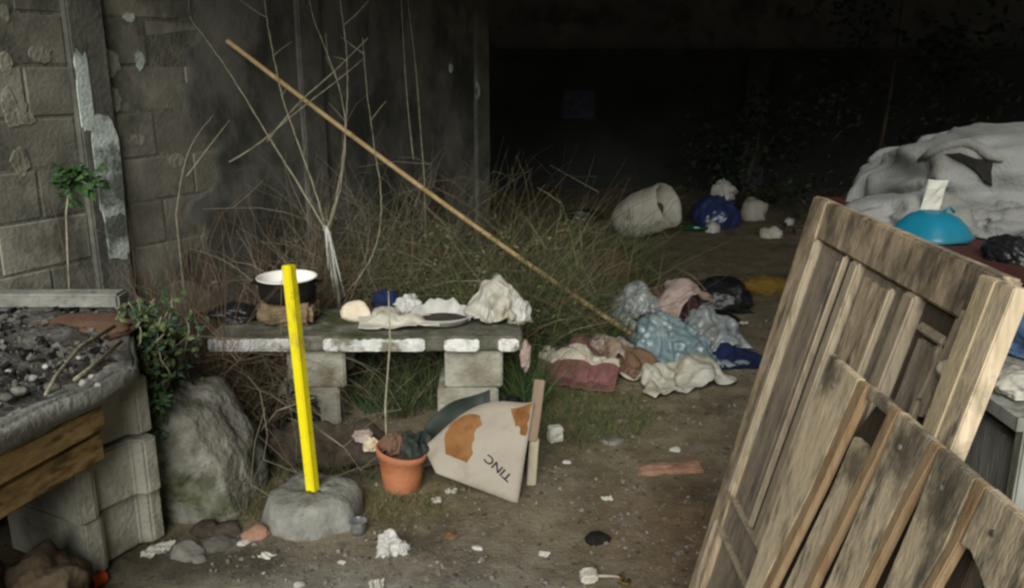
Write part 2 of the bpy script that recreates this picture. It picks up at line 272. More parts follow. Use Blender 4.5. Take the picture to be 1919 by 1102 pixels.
# the ground: trodden dirt, ash-grey near the viewer, reddish by the door, mossy green by the table
def ground_material():
    m = bpy.data.materials.new('trodden_dirt'); m.use_nodes = True; nt = m.node_tree; N, L = nt.nodes, nt.links; b = N['Principled BSDF']
    b.inputs['Roughness'].default_value = .97; b.inputs['Specular IOR Level'].default_value = .12
    tc = N.new('ShaderNodeTexCoord')
    def nz(s, d=8, r=.65, off=0):
        n = N.new('ShaderNodeTexNoise'); n.inputs['Scale'].default_value = s; n.inputs['Detail'].default_value = d; n.inputs['Roughness'].default_value = r
        mp = N.new('ShaderNodeMapping'); mp.inputs['Location'].default_value = (off, off * .3, 0); L.new(tc.outputs['Object'], mp.inputs[0]); L.new(mp.outputs[0], n.inputs['Vector']); return n.outputs[0]
    def ramp(src, stops):
        c = N.new('ShaderNodeValToRGB'); L.new(src, c.inputs[0]); el = c.color_ramp.elements
        for i, (p, k) in enumerate(stops):
            e = el[i] if i < 2 else el.new(p)
            e.position = p; e.color = (*k, 1)
        return c.outputs[0]
    def mix(f, a, c):
        x = N.new('ShaderNodeMix'); x.data_type = 'RGBA'; L.new(f, x.inputs['Factor']); L.new(a, x.inputs['A'])
        if isinstance(c, tuple): x.inputs['B'].default_value = (*c, 1)
        else: L.new(c, x.inputs['B'])
        return x.outputs['Result']
    def spot(x, y, rx, ry, soft, s, k):                   # a patch of another soil or painted tone, its edge broken by noise
        mp = N.new('ShaderNodeMapping'); mp.inputs['Location'].default_value = (-x / rx, -y / ry, 0); mp.inputs['Scale'].default_value = (1 / rx, 1 / ry, 0)
        L.new(tc.outputs['Object'], mp.inputs[0]); ln = N.new('ShaderNodeVectorMath'); ln.operation = 'LENGTH'; L.new(mp.outputs[0], ln.inputs[0])
        ad = N.new('ShaderNodeMath'); ad.operation = 'MULTIPLY_ADD'; L.new(nz(s, 7, .7, k), ad.inputs[0]); ad.inputs[1].default_value = 1.6; L.new(ln.outputs['Value'], ad.inputs[2])
        mr = N.new('ShaderNodeMapRange'); mr.inputs[1].default_value = 1.8; mr.inputs[2].default_value = 1.8 - soft; mr.inputs[4].default_value = .9; L.new(ad.outputs[0], mr.inputs[0]); return mr.outputs[0]
    col = ramp(nz(5), [(.3, (0.151, 0.122, 0.0775)), (.5, (0.244, 0.205, 0.139)), (.7, (0.371, 0.319, 0.226))])
    col = mix(spot(-.55, 2.3, 1.0, .42, .8, 6, 1), col, ramp(nz(12), [(.3, (0.206, 0.194, 0.166)), (.7, (0.426, 0.402, 0.345))]))
    col = mix(spot(.75, 2.7, .55, .75, .8, 5, 4), col, ramp(nz(9), [(.3, (0.142, 0.091, 0.0564)), (.7, (0.3, 0.205, 0.127))]))
    col = mix(spot(.25, 3.9, .75, .8, .8, 7, 8), col, ramp(nz(14), [(.3, (0.0948, 0.091, 0.0366)), (.7, (0.237, 0.213, 0.0983))]))
    col = mix(spot(-.45, 2.95, .4, .3, .8, 7, 11), col, ramp(nz(14), [(.3, (0.11, 0.0985, 0.0422)), (.7, (0.268, 0.228, 0.113))]))
    col = mix(spot(-1.05, 2.55, .5, .18, .7, 8, 15), col, (0.0869, 0.0758, 0.0592))
    col = mix(spot(1.6, 6.5, 2.6, 2.2, .8, 3, 21), col, ramp(nz(6), [(.3, (0.0869, 0.0728, 0.0451)), (.7, (0.206, 0.174, 0.113))]))  # darker ground at the back, light falloff put into the colour
    dm = N.new('ShaderNodeMapRange'); dm.inputs[1].default_value = .52; dm.inputs[2].default_value = .66; dm.inputs[4].default_value = .75; L.new(nz(2.6, 8, .7, 70), dm.inputs[0])
    col = mix(dm.outputs[0], col, (0.0795, 0.067, 0.0495))
    lt = N.new('ShaderNodeMapRange'); lt.inputs[1].default_value = .55; lt.inputs[2].default_value = .68; lt.inputs[4].default_value = .6; L.new(nz(7, 8, .7, 90), lt.inputs[0])
    col = mix(lt.outputs[0], col, (0.318, 0.292, 0.231))
    sp = N.new('ShaderNodeMapRange'); sp.inputs[1].default_value = .64; sp.inputs[2].default_value = .7; L.new(nz(38, 4, .6, 30), sp.inputs[0])
    col = mix(sp.outputs[0], col, (0.474, 0.426, 0.325))
    sp2 = N.new('ShaderNodeMapRange'); sp2.inputs[1].default_value = .6; sp2.inputs[2].default_value = .68; L.new(nz(26, 4, .6, 50), sp2.inputs[0])
    col = mix(sp2.outputs[0], col, (0.079, 0.0636, 0.0422))
    L.new(col, b.inputs['Base Color'])
    a = N.new('ShaderNodeMath'); a.operation = 'ADD'; L.new(nz(22, 9, .7, 2), a.inputs[0]); L.new(nz(90, 6, .7, 3), a.inputs[1])
    bu = N.new('ShaderNodeBump'); bu.inputs['Strength'].default_value = .9; bu.inputs['Distance'].default_value = .02; L.new(a.outputs[0], bu.inputs['Height']); L.new(bu.outputs[0], b.inputs['Normal'])
    M['trodden_dirt'] = m
ground_material()

# ------------------------------------------------------------------ the setting
def ground():
    xs = [-80, -40, -20, -10, -6] + [-4 + .07 * i for i in range(130)] + [6, 9, 14, 25, 45, 80]
    ys = [-60, -20, -8, -3, -1] + [0 + .07 * i for i in range(150)] + [11.5, 13, 16, 25, 45, 80]
    mb = MB(); nx = len(xs)
    mb.v = [Vector((x, y, gz(x, y) if -4.1 < x < 5.2 and -.1 < y < 10.6 else 0)) for y in ys for x in xs]
    mb.f = [(j * nx + i, j * nx + i + 1, (j + 1) * nx + i + 1, (j + 1) * nx + i) for j in range(len(ys) - 1) for i in range(nx - 1)]
    tag(mb.build('ground', 'trodden_dirt', smooth=True), kind='structure')
ground()

WO, WD = Vector((-1.99, 3.21, 0)), Vector((.451, .8925, 0)); WN = Vector((.8925, -.451, 0))
def wl(s, z, off=0): return WO + WD * s + WN * off + Vector((0, 0, z))
WROT = Matrix((WD, -WN, Vector((0, 0, 1)))).transposed()
def block_mesh(name, d, bev, seed, matname, amp=.004):
    mb = MB().box((0, 0, 0), d); me = bpy.data.meshes.new(name); me.from_pydata(mb.v, [], mb.f)
    bm = bmesh.new(); bm.from_mesh(me); bmesh.ops.bevel(bm, geom=list(bm.edges), offset=bev, segments=1, affect='EDGES')
    for v in bm.verts: v.co += Vector((noise.noise(v.co * 13 + Vector((seed, 0, 0))), noise.noise(v.co * 13 + Vector((0, seed, 5))), noise.noise(v.co * 13 + Vector((9, 0, seed))))) * amp
    bm.to_mesh(me); bm.free(); me.materials.append(M[matname]); return me
def left_wall():
    w = thing('block_wall', 'weathered grey cement block wall receding behind the dry weeds', 'wall', tuple(wl(0, 0)))
    MB().box(wl(1.3, 1.41, -.064), (5.3, .12, 2.82), WROT).build('mortar_core', 'mortar', w)
    ms = [block_mesh('block', (.39, .15, .19), .005, k * 3.7, 'block_cement') for k in range(4)]
    off = origin_of(w)
    for j in range(14):
        for i in range(-4, 4):
            s = i * .4 + (.2 if j % 2 else 0) + .02
            o = bpy.data.objects.new('block', ms[(i * 5 + j * 3) % 4]); COL.objects.link(o); o.parent = w
            o.matrix_local = Matrix.Translation(wl(s + .2, j * .2 + .1, -.076 + U(-.003, .004)) - off) @ WROT.to_4x4() @ Matrix.Rotation(math.pi * ((i + j) % 2), 4, 'Z')
    for k, (s0, wd) in enumerate(((.505, .17), (1.9, .19), (3.87, .2))):
        p = roughen(MB().box(wl(s0, 1.41, -.003), (wd, .07, 2.82), WROT).build('pilaster', 'pilaster_cement', w, bevel=.008), .004, 9, k, 2)
    # flaking whitewash left on the first pilaster: thin irregular skins
    for k, (z0, z1, a0, a1) in enumerate(((.95, 1.40, -.045, .084), (.78, .98, -.03, .075), (1.34, 1.66, -.082, -.02))):
        pts = []
        for t in range(26):
            an = 2 * math.pi * t / 26; rr = 1 + .28 * noise.noise(Vector((math.cos(an) * 2, math.sin(an) * 2, k * 7)))
            ca, sa = math.cos(an), math.sin(an)
            ca = math.copysign(abs(ca) ** .45, ca); sa = math.copysign(abs(sa) ** .45, sa)
            s = (a0 + a1) / 2 + (a1 - a0) / 2 * max(-1, min(1, ca * rr)); z = (z0 + z1) / 2 + (z1 - z0) / 2 * sa * rr
            pts.append(wl(.505 + s, z, .0))
        MB().prism(pts, WN * .028, WN * .0355).build('paint_flake', 'old_whitewash', w)
    # crumbled plaster spots and bits of render left on the blocks
    for (px, py, ww, hh) in ((243, 32, .03, .02), (262, 112, .022, .05), (205, 115, .05, .06), (8, 20, .02, .03), (10, 118, .025, .04), (14, 190, .03, .045), (215, 185, .03, .05), (258, 262, .05, .025), (34, 215, .06, .05), (38, 300, .035, .06), (75, 100, .05, .03), (895, 170, .03, .055), (845, 127, .02, .03), (330, 300, .05, .03)):
        r = ray(px, py); c0 = Vector((0, 0, CAM_H)); t = (WO - c0).dot(WN) / r.dot(WN); c = c0 + r * t
        if px > 800: c = c0 + r * (t - .06)
        pts = []
        for q in range(14):
            an = 2 * math.pi * q / 14; rr = 1 + .5 * noise.noise(Vector((math.cos(an) * 1.6 + px, math.sin(an) * 1.6, py)))
            pts.append(c + WD * math.cos(an) * ww * rr + Vector((0, 0, math.sin(an) * hh * rr)))
        MB().prism(pts, WN * -.004, WN * .0025).build('render_patch', 'old_whitewash' if px in (243, 895, 845, 262) else 'pale_block', w)
    # beyond the second column of blocks the wall keeps its old coat of render, rough and water-stained
    n, m = 120, 56; mb = MB(); e0 = 1.02
    for j in range(m + 1):
        for i in range(n + 1):
            f = i / n; z = 2.82 * j / m; q0 = e0 + .42 * noise.noise(Vector((z * 2.2, 3, 1))) + .16 * noise.noise(Vector((z * 7, 8, 1))) + .05 * noise.noise(Vector((z * 23, 8, 1))); q = q0 + (3.96 - q0) * f
            mb.v.append(wl(q, z, .006 + .006 * fbm(Vector((q * 3, z * 3, 5)), 5) + (-.008 if i == 0 else 0)))
    mb.f = [(j * (n + 1) + i, j * (n + 1) + i + 1, (j + 1) * (n + 1) + i + 1, (j + 1) * (n + 1) + i) for j in range(m) for i in range(n)]
    mb.build('render_coat', 'old_render', w, smooth=True)
left_wall()

def back_wall_and_roof():
    b = thing('back_wall', 'dark plastered wall with a pale upper band closing the yard', 'wall', (2.5, 11.6, 0))
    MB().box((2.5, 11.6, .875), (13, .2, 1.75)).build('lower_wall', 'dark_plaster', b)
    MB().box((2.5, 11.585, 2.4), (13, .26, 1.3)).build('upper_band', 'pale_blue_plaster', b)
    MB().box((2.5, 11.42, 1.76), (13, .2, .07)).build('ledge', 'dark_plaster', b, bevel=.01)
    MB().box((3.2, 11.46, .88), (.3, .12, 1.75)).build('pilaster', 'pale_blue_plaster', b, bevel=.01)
    p = at(1085, 195, Y=11.47)
    tag(MB().box((p.x, 11.485, p.z), (.42, .008, .36)).build('poster', 'print_blue', origin=(p.x, 11.485, p.z)), 'faded blue poster on the dark back wall', 'poster')
    r = thing('shade_roof', 'added corrugated metal roof, out of view, shading the back of the yard', 'roof', (2, 7, 2.95))  # unseen roof, added to keep light off the back of the yard
    n = 170; vs = []
    for y in (ROOF_Y, 12.0):
        for i in range(n + 1):
            x = -4.5 + 13 * i / n; vs.append((x, y, 2.98 + .02 * math.cos(math.pi * i) + (y - ROOF_Y) * .03))
    mb = MB(); mb.add(vs, [(i, i + 1, n + 2 + i, n + 1 + i) for i in range(n)]); mb.build('sheet', 'rusty_roof', r)
    for y in (ROOF_Y + .08, 6.0, 9.0): MB().box((2, y, 2.88 + (y - ROOF_Y) * .03), (13, .08, .12)).build('shade_roof_purlin', 'old_timber', r)
    for (x, y) in ((3.72, 6.0),):
        q = thing('shade_roof_post', 'dark timber post under the added roof at the shrubs', 'post', (x, y, 0))
        MB().box((x, y, 1.42), (.1, .1, 2.84)).build('shaft', 'old_timber', q, bevel=.008)
ROOF_Y = 1.95  # front edge of the added roof, sets where its shade begins
back_wall_and_roof()

# ------------------------------------------------------------------ soft shapes: crumpled lumps and draped cloth
def tri(x): return abs((x % 2) - 1) * 2 - 1
def crumple(name, matname, c, size, seed, amp=.28, fr=1.5, label=None, cat=None, parent=None, group=None, flat=True, sub=5, rz=0, tilt=0, fine=.5):
    bm = bmesh.new(); bmesh.ops.create_icosphere(bm, subdivisions=sub, radius=1.0)
    rg = random.Random(seed * 13 + 5); c = Vector(c); sd_ = Vector((seed * 3.17, seed * 1.31, seed * 2.23)); S = Vector(size) / 2; rm = Euler((tilt, 0, rz)).to_matrix()
    folds = []
    for k in range(9):                                    # creases: sharp folds running in random directions, each on one side only
        n_ = Vector((rg.gauss(0, 1), rg.gauss(0, 1), rg.gauss(0, .6))).normalized()
        folds.append((n_, fr * rg.uniform(.7, 1.6) * (1 if k < 5 else 2.6), rg.uniform(0, 2), (1 if k < 5 else fine) * rg.uniform(.35, 1), Vector((rg.gauss(0, 1), rg.gauss(0, 1), rg.gauss(0, 1))).normalized()))
    for v in bm.verts:
        d = v.co.normalized()
        w = Vector((noise.noise(d * 1.3 + sd_), noise.noise(d * 1.3 + sd_ * 2), noise.noise(d * 1.3 - sd_))) * .55
        h = 0
        for n_, f, ph, a_, sdv in folds:
            m_ = max(0, min(1, .55 + 1.1 * d.dot(sdv) + .5 * noise.noise(d * 2 + sd_ * .3)))
            h += a_ * m_ * tri((d + w).dot(n_) * f + ph)
        r = 1 + amp * .55 * h + amp * .18 * noise.noise(d * fr * 7 + sd_)
        r = max(.35, r)
        p = Vector((d.x * S.x * r, d.y * S.y * r, d.z * S.z * r)); p = rm @ p
        if flat and p.z < -S.z * .45: p.z = -S.z * .45 + (p.z + S.z * .45) * .08; p.x *= 1.12; p.y *= 1.12
        v.co = p + (Vector((0, 0, S.z * .48)) if flat else Vector((0, 0, 0)))
    me = bpy.data.meshes.new(name); bm.to_mesh(me); bm.free(); me.materials.append(M[matname]); me.shade_smooth()
    o = bpy.data.objects.new(name, me); COL.objects.link(o)
    if parent: o.parent = parent; o.location = c - origin_of(parent)
    else: o.location = c
    if label: tag(o, label, cat, group)
    return o
def scrap(name, matname, c, w, seed, label, cat, sx=1.0):
    rg = random.Random(seed); n = 12; mb = MB(); c = Vector(c)      # a torn bit of paper or film, curled and creased, lying flat
    an = rg.uniform(0, 3); a1, a2 = rg.uniform(0, 6), rg.uniform(0, 6)
    for j in range(n + 1):
        for i in range(n + 1):
            x, y = i / n - .5, j / n - .5; k = 1 + .35 * noise.noise(Vector((x * 3, y * 3, seed)))
            h = .22 * abs(tri(x * 2.2 * math.cos(a1) + y * 2.2 * math.sin(a1) + a2)) + .16 * abs(tri(x * 4 * math.cos(a2) + y * 4 * math.sin(a2))) + .5 * max(0, abs(x) - .3) ** 1.3
            p = Vector((x * k * sx, y * k * .75, h * .55)) * w; mb.v.append(c + Matrix.Rotation(an, 3, 'Z') @ p)
    mb.f = [(j * (n + 1) + i, j * (n + 1) + i + 1, (j + 1) * (n + 1) + i + 1, (j + 1) * (n + 1) + i) for j in range(n) for i in range(n)]
    o = mb.build(name, matname, origin=c); so = o.modifiers.new('thickness', 'SOLIDIFY'); so.thickness = .0015
    return tag(o, label, cat)
def rock(name, matname, c, size, seed, label, cat, group=None, sub=4):
    bm = bmesh.new(); bmesh.ops.create_icosphere(bm, subdivisions=sub, radius=1.0); rg = random.Random(seed * 7 + 1); S = Vector(size) / 2
    pl_ = [(Vector((rg.gauss(0, 1), rg.gauss(0, 1), rg.gauss(0, .8))).normalized(), rg.uniform(.72, 1.0)) for _ in range(16)]
    for v in bm.verts:
        d = v.co.normalized(); r = 1.15
        for n_, h in pl_:
            q = d.dot(n_)
            if q > .05: r = min(r, h / q)
        r += .05 * noise.noise(d * 4 + Vector((seed, 0, 0))) + .03 * noise.noise(d * 11 + Vector((0, seed, 0)))
        v.co = Vector((d.x * S.x * r, d.y * S.y * r, d.z * S.z * r + S.z * .55))
    me = bpy.data.meshes.new(name); bm.to_mesh(me); bm.free(); me.materials.append(M[matname]); me.shade_smooth()
    o = bpy.data.objects.new(name, me); COL.objects.link(o); o.location = c
    return tag(o, label, cat, group)

def sim_cloth(name, mats, size, res, start, rz, colliders, frames, wrinkle=.05, shrink=.8, seed=0, thick=.012, bend=.4, tiltv=(0, 0), grow=0.0, crease=0.0, cfreq=14.0):
    nx, ny = res; mb = MB(); uv = []
    for j in range(ny + 1):
        for i in range(nx + 1):
            x = (i / nx - .5) * size[0] * shrink; y = (j / ny - .5) * size[1] * shrink
            z = wrinkle * (ridge(Vector((x * 5, y * 5, seed)), 2)) + wrinkle * .6 * noise.noise(Vector((x * 14, y * 14, seed + 5))) + tiltv[0] * x + tiltv[1] * y
            ex = noise.noise(Vector((x * 3, y * 3, seed + 11))) * .05
            mb.v.append(Vector((x + ex, y - ex, z))); uv.append((i / nx, j / ny))
    k = nx + 1
    mb.f = [(j * k + i, j * k + i + 1, (j + 1) * k + i + 1, (j + 1) * k + i) for j in range(ny) for i in range(nx)]
    o = mb.build(name, mats[0]); me = o.data
    ul = me.uv_layers.new(name='UVMap')
    for lp in me.loops: ul.data[lp.index].uv = uv[lp.vertex_index]
    o.location = start; o.rotation_euler = (0, 0, rz)
    md = o.modifiers.new('c', 'CLOTH'); s = md.settings; s.quality = 4; s.mass = .3
    s.tension_stiffness = 12; s.compression_stiffness = 12; s.shear_stiffness = 5; s.bending_stiffness = bend; s.air_damping = 2; s.shrink_min = -grow
    md.collision_settings.distance_min = .012; md.collision_settings.collision_quality = 2
    tmp = []
    for cm in colliders:
        co = cm if isinstance(cm, bpy.types.Object) else None
        if co is None:
            co = cm.build('collider', 'soot_and_shade'); tmp.append(co)
        co.modifiers.new('col', 'COLLISION'); co.collision.thickness_outer = .012; co.collision.cloth_friction = 30; co.collision.damping = .8
    scene.frame_start = 1; scene.frame_end = frames + 1
    for f in range(1, frames + 1): scene.frame_set(f)
    dg = bpy.context.evaluated_depsgraph_get(); ev = o.evaluated_get(dg); nm = bpy.data.meshes.new_from_object(ev)
    if crease:                                            # sharp creases of stiff film or crumpled cloth
        rg = random.Random(seed + 99); fl = [(Vector((rg.gauss(0, 1), rg.gauss(0, 1), rg.gauss(0, 1))).normalized() * cfreq * rg.uniform(.5, 1.7), rg.uniform(0, 2), rg.uniform(.3, 1), Vector((rg.random() * 9, rg.random() * 9, 0))) for _ in range(8)]
        nrm = [v.normal.copy() for v in nm.vertices]
        for v, nv in zip(nm.vertices, nrm):
            w_ = Vector((noise.noise(v.co * 7), noise.noise(v.co * 7 + Vector((3, 0, 0))), noise.noise(v.co * 7 + Vector((0, 3, 0))))) * .05; h = 0
            for dr, ph, a_, of in fl: h += a_ * max(0, min(1, .5 + 1.8 * noise.noise(v.co * 6 + of))) * tri((v.co + w_).dot(dr) + ph)
            v.co += nv * crease * h + Vector((w_.x, w_.y, 0)) * crease * 10
    o.modifiers.clear(); o.data = nm; nm.name = name
    scene.frame_set(1)
    for co in colliders:
        if isinstance(co, bpy.types.Object): co.modifiers.remove(co.modifiers['col'])
    for co in tmp: bpy.data.objects.remove(co)
    for p in nm.polygons: p.use_smooth = True
    so = o.modifiers.new('thickness', 'SOLIDIFY'); so.thickness = thick; so.offset = -1
    sb = o.modifiers.new('smooth', 'SUBSURF'); sb.levels = 1; sb.render_levels = 1
    return o

def ground_plate(x0, x1, y0, y1):
    mb = MB(); n = 16
    mb.v = [Vector((x0 + (x1 - x0) * i / n, y0 + (y1 - y0) * j / n, 0)) for j in range(n + 1) for i in range(n + 1)]
    for v in mb.v: v.z = gz(v.x, v.y)
    mb.f = [(j * (n + 1) + i, j * (n + 1) + i + 1, (j + 1) * (n + 1) + i + 1, (j + 1) * (n + 1) + i) for j in range(n) for i in range(n)]; return mb
def lump(c, r, seed, z=1.0):
    bm = bmesh.new(); bmesh.ops.create_icosphere(bm, subdivisions=3, radius=1.0); mb = MB()
    for v in bm.verts: v.co = Vector(c) + v.co * r * (1 + .75 * noise.noise(v.co * 1.7 + Vector((seed, 0, 0)))); v.co.z = c[2] + (v.co.z - c[2]) * z
    bm.verts.ensure_lookup_table(); mb.v = [v.co.copy() for v in bm.verts]; mb.f = [tuple(v.index for v in f.verts) for f in bm.faces]; bm.free(); return mb

# ------------------------------------------------------------------ the concrete counter at the near left
def left_counter():
    t = thing('concrete_counter', 'rough concrete counter on stacked blocks, topped with ash', 'counter', (-1.5, 2.5, 0))
    poly = [Vector(p) for p in ((-1.52, 1.3, 0), (-1.345, 1.95, 0), (-1.18, 2.52, 0), (-1.30, 2.80, 0), (-1.50, 3.22, 0), (-2.6, 3.22, 0), (-2.6, 1.3, 0))]
    s = MB().prism(poly, (0, 0, .62), (0, 0, .70)).build('slab', 'mossy_concrete', t, bevel=.012)
    bm = bmesh.new(); bm.from_mesh(s.data); bmesh.ops.triangulate(bm, faces=bm.faces)
    for _ in range(3): bmesh.ops.subdivide_edges(bm, edges=[e for e in bm.edges if e.calc_length() > .09], cuts=1)
    bm.normal_update()
    for v in bm.verts: v.co += Vector((noise.noise(v.co * 9), noise.noise(v.co * 9 + Vector((5, 0, 0))), noise.noise(v.co * 11 + Vector((0, 5, 0))))) * .012
    bm.to_mesh(s.data); bm.free(); s.data.shade_smooth(); s.data.materials[0] = M['grey_concrete']
    MB().box((-1.98, 3.19, .725), (.95, .09, .06)).build('back_ledge', 'grey_concrete', t, bevel=.01)
    # blocks of the pillar: hollow ends with a groove between two lips, facing the yard
    for k, (dx, dy, rz) in enumerate(((-.012, .015, .05), (.012, -.01, -.03), (-.004, .0, .02))):
        z0 = k * .207; c = Vector((-1.45 + dx, 2.62 + dy, z0 + .1)); m = Euler((0, 0, rz - .52)).to_matrix()
        prof = [(-.2, -.15), (.2, -.15), (.2, -.085), (.165, -.06), (.165, .075), (.2, .10), (.2, .15), (-.2, .15)]
        b = MB().prism([c + m @ Vector((x, y, -.099)) for x, y in prof], (0, 0, 0), (0, 0, .198)).build('block', 'pale_block', t, bevel=.007)
    for k in range(3):
        MB().box((-2.1, 2.6, k * .207 + .1), (.39, .3, .198)).build('block', 'pale_block', t, bevel=.007)
        MB().box((-1.85, 1.25, k * .207 + .1), (.39, .19, .198)).build('block', 'pale_block', t, bevel=.007)
    for k, (z, x, hh) in enumerate(((.575, -1.395, .085), (.48, -1.41, .095))):
        roughen(MB().box((x - .02, 1.85, z), (.06, 1.16, hh), (0, 0, -.272 + U(-.01, .01))).build('beam', 'beam_wood', t, bevel=.008), .006, 6, k, 3)
left_counter()
def ash_top():
    mb = MB(); n = 46
    for j in range(n + 1):
        for i in range(n + 1):
            y = 1.4 + 1.76 * j / n; xr = -1.21 - (2.5 - y) * .27 if y < 2.5 else -1.21 - (y - 2.5) * .5; x = -2.45 + (2.45 + xr) * i / n
            e = min(i, n - i, j, n - j) / n
            h = .055 * min(1, e * 9) * (.55 + fbm(Vector((x * 6, y * 6, 2)), 6) * .9) + .02 * noise.noise(Vector((x * 30, y * 30, 0)))
            mb.v.append(Vector((x, y, .69 + max(-.02, h))))
    mb.f = [(j * (n + 1) + i, j * (n + 1) + i + 1, (j + 1) * (n + 1) + i + 1, (j + 1) * (n + 1) + i) for j in range(n) for i in range(n)]
    tag(mb.build('ash_heap', 'ash', smooth=True), 'layer of dark ash and dust on the counter', 'ash', kind='stuff')
    gb = MB()
    for k in range(1500):
        x = U(-2.1, -1.24); y = U(1.6, 3.0)
        if x > (-1.25 - (y - 2.5) * .5 if y > 2.5 else -1.25 - (2.5 - y) * .27): continue
        r = .002 + .009 * rnd.random() ** 3; gb.box((x, y, .725 + r * .4), (r * 2.2, r * 1.7, r * 1.4), (U(0, 3), U(0, 3), U(0, 3)))
    cb = MB()
    for k in range(380):                                  # charred sticks and charcoal
        y = U(1.6, 3.05); x = U(-2.2, -1.27)
        if x > (-1.27 - (y - 2.5) * .5 if y > 2.5 else -1.27 - (2.5 - y) * .27): continue
        r = U(.004, .012); cb.box((x, y, .728 + r * .4), (r * U(1, 4), r * 1.5, r * 1.2), (U(-.4, .4), U(-.4, .4), U(0, 3)))
    tag(cb.build('charcoal', 'soot_and_shade'), 'charcoal bits heaped on the counter', 'charcoal', kind='stuff')
    tag(gb.build('cinders', 'stone_dark'), 'small cinders strewn over the counter ash', 'cinders', kind='stuff')
    for k, (px, py, r) in enumerate(((60, 705, .022), (155, 713, .019), (22, 695, .026), (85, 682, .016), (172, 700, .015), (183, 715, .014), (120, 672, .013), (148, 665, .013), (35, 730, .03), (12, 742, .028), (98, 722, .03))):
        p = at(px, py, z=.735)
        rock('pebble', 'stone_pale' if k < 8 else 'stone_dark', (p.x, p.y, .722), (r * 1.35, r * 1.1, r * .95), k + 40, sub=3,
                label='small pale stone lying in the ash on the counter' if k < 8 else 'dull grey stone lying in the ash on the counter', cat='stone', group='pale stones on the counter' if k < 8 else 'grey stones on the counter')
    for k, pts in enumerate((((215, 612), (150, 650), (105, 705), (85, 740)), ((228, 640), (170, 690), (140, 712)))):
        q = [at(x, y, z=.75 + .01 * i) for i, (x, y) in enumerate(pts)]
        tag(MB().tube(q, [.006, .007, .006, .004][:len(q)], 6).build('fallen_twig', 'branch_bark', smooth=True, origin=q[0]),
            ('long brown twig lying on the ash of the counter', 'short forked brown twig lying on the ash of the counter')[k], 'twig', 'twigs on the counter')
    crumple('rust_mound', 'brown_cloth', at(165, 620, z=.7), (.34, .3, .06), 77, .2, 2.2, label='reddish brown crumpled rag at the back of the counter', cat='rag', sub=4)
    # under the counter
    crumple('brown_sack', 'brown_sack', (-1.62, 1.95, 0), (.45, .62, .42), 12, .2, 1.6, label='lumpy brown sack under the counter, below the beams', cat='sack')
    crumple('small_brown_sack', 'brown_sack', (-1.40, 2.22, 0), (.24, .3, .28), 15, .22, 1.6, label='smaller brown sack leaning on the block pillar', cat='sack')
    crumple('dark_rag_and_shade', 'dark_earth', (-1.30, 2.08, 0), (.26, .4, .14), 18, .22, 1.6, label='dark dirty rag on the ground before the brown sacks', cat='rag')
    p = gp(183, 1088)
    c = thing('orange_cup', 'small orange plastic cap at the foot of the block pillar', 'cap', (p.x, p.y, p.z))
    MB().tube([p + Vector((.012, .02, .02)), p + Vector((-.012, -.02, .022))], .021, 14, cap=False).build('wall', 'orange_plastic', c)
    MB().tube([p + Vector((.012, .02, .02)), p + Vector((.008, .013, .0205))], .0205, 14).build('end', 'orange_plastic', c)
    MB().tube([p + Vector((.006, .01, .0212)), p + Vector((.002, .003, .0214))], .0198, 14).build('dark_inside', 'soot_and_shade', c)
ash_top()

# ------------------------------------------------------------------ boulder, ivy, stones at its foot
def boulder():
    c = gp(345, 1000)
    bm = bmesh.new(); bmesh.ops.create_icosphere(bm, subdivisions=5, radius=1.0)
    for v in bm.verts:
        d = v.co.normalized(); r = 1 + .13 * fbm(d * 1.6 + Vector((3, 1, 4)), 5) + .07 * ridge(d * 2.7 + Vector((1, 8, 2)), 3) + .02 * noise.noise(d * 14)
        q = max(abs(d.x), abs(d.y), abs(d.z)); r *= (1 / q) ** .45
        v.co = Vector((d.x * .245 * r, d.y * .27 * r, d.z * .30 * r)); v.co.x += -.10 * (v.co.z / .3); v.co.z += .16
        if v.co.z < -.04: v.co.z = -.04
    me = bpy.data.meshes.new('boulder'); bm.to_mesh(me); bm.free(); me.materials.append(M['boulder_stone']); me.shade_smooth()
    o = bpy.data.objects.new('boulder', me); COL.objects.link(o); o.location = (-1.265, 3.02, 0)
    tag(o, 'big mossy grey lump of stone beside the counter', 'boulder')
boulder()

GREENS = [(.04, .07, .02), (.06, .105, .03), (.03, .062, .03), (.09, .13, .042), (.04, .09, .055), (.13, .165, .07)]
DRY = [(.085, .07, .038), (.13, .108, .062), (.06, .056, .028), (.05, .058, .023), (.11, .075, .046), (.18, .155, .095), (.04, .05, .018)]
RED = [(.16, .105, .07), (.12, .08, .052), (.2, .14, .1), (.10, .08, .06)]
def leaves_plant(name, label, cat, pts, size, n, cols, stems=None, kind=None, spread=.05):
    root = thing(name, label, cat, pts[0]); tag(root, kind=kind) if kind else None
    mb = MB(); g = []
    for _ in range(n):
        a = rnd.choice(pts); p = Vector(a) + Vector((U(-1, 1), U(-1, 1), U(-1, 1))) * spread
        d = Vector((U(-1, 1), U(-1.2, .5), U(-.9, .5))); nn = Vector((U(-.4, .4), -.7 + U(-.4, .4), .7 + U(-.3, .3)))
        L = size * U(.6, 1.3); mb.leaf(p, d, nn, L, L * U(.4, .75)); g.append((4, rnd.choice(cols)))
    tint(mb.build('foliage', 'leaf_tint', root), g)
    if stems:
        sb = MB()
        for s, r in stems: sb.tube(s, r, 5)
        sb.build('stem', 'old_timber' if cat == 'shrub' else 'branch_bark', root, smooth=True)
    return root
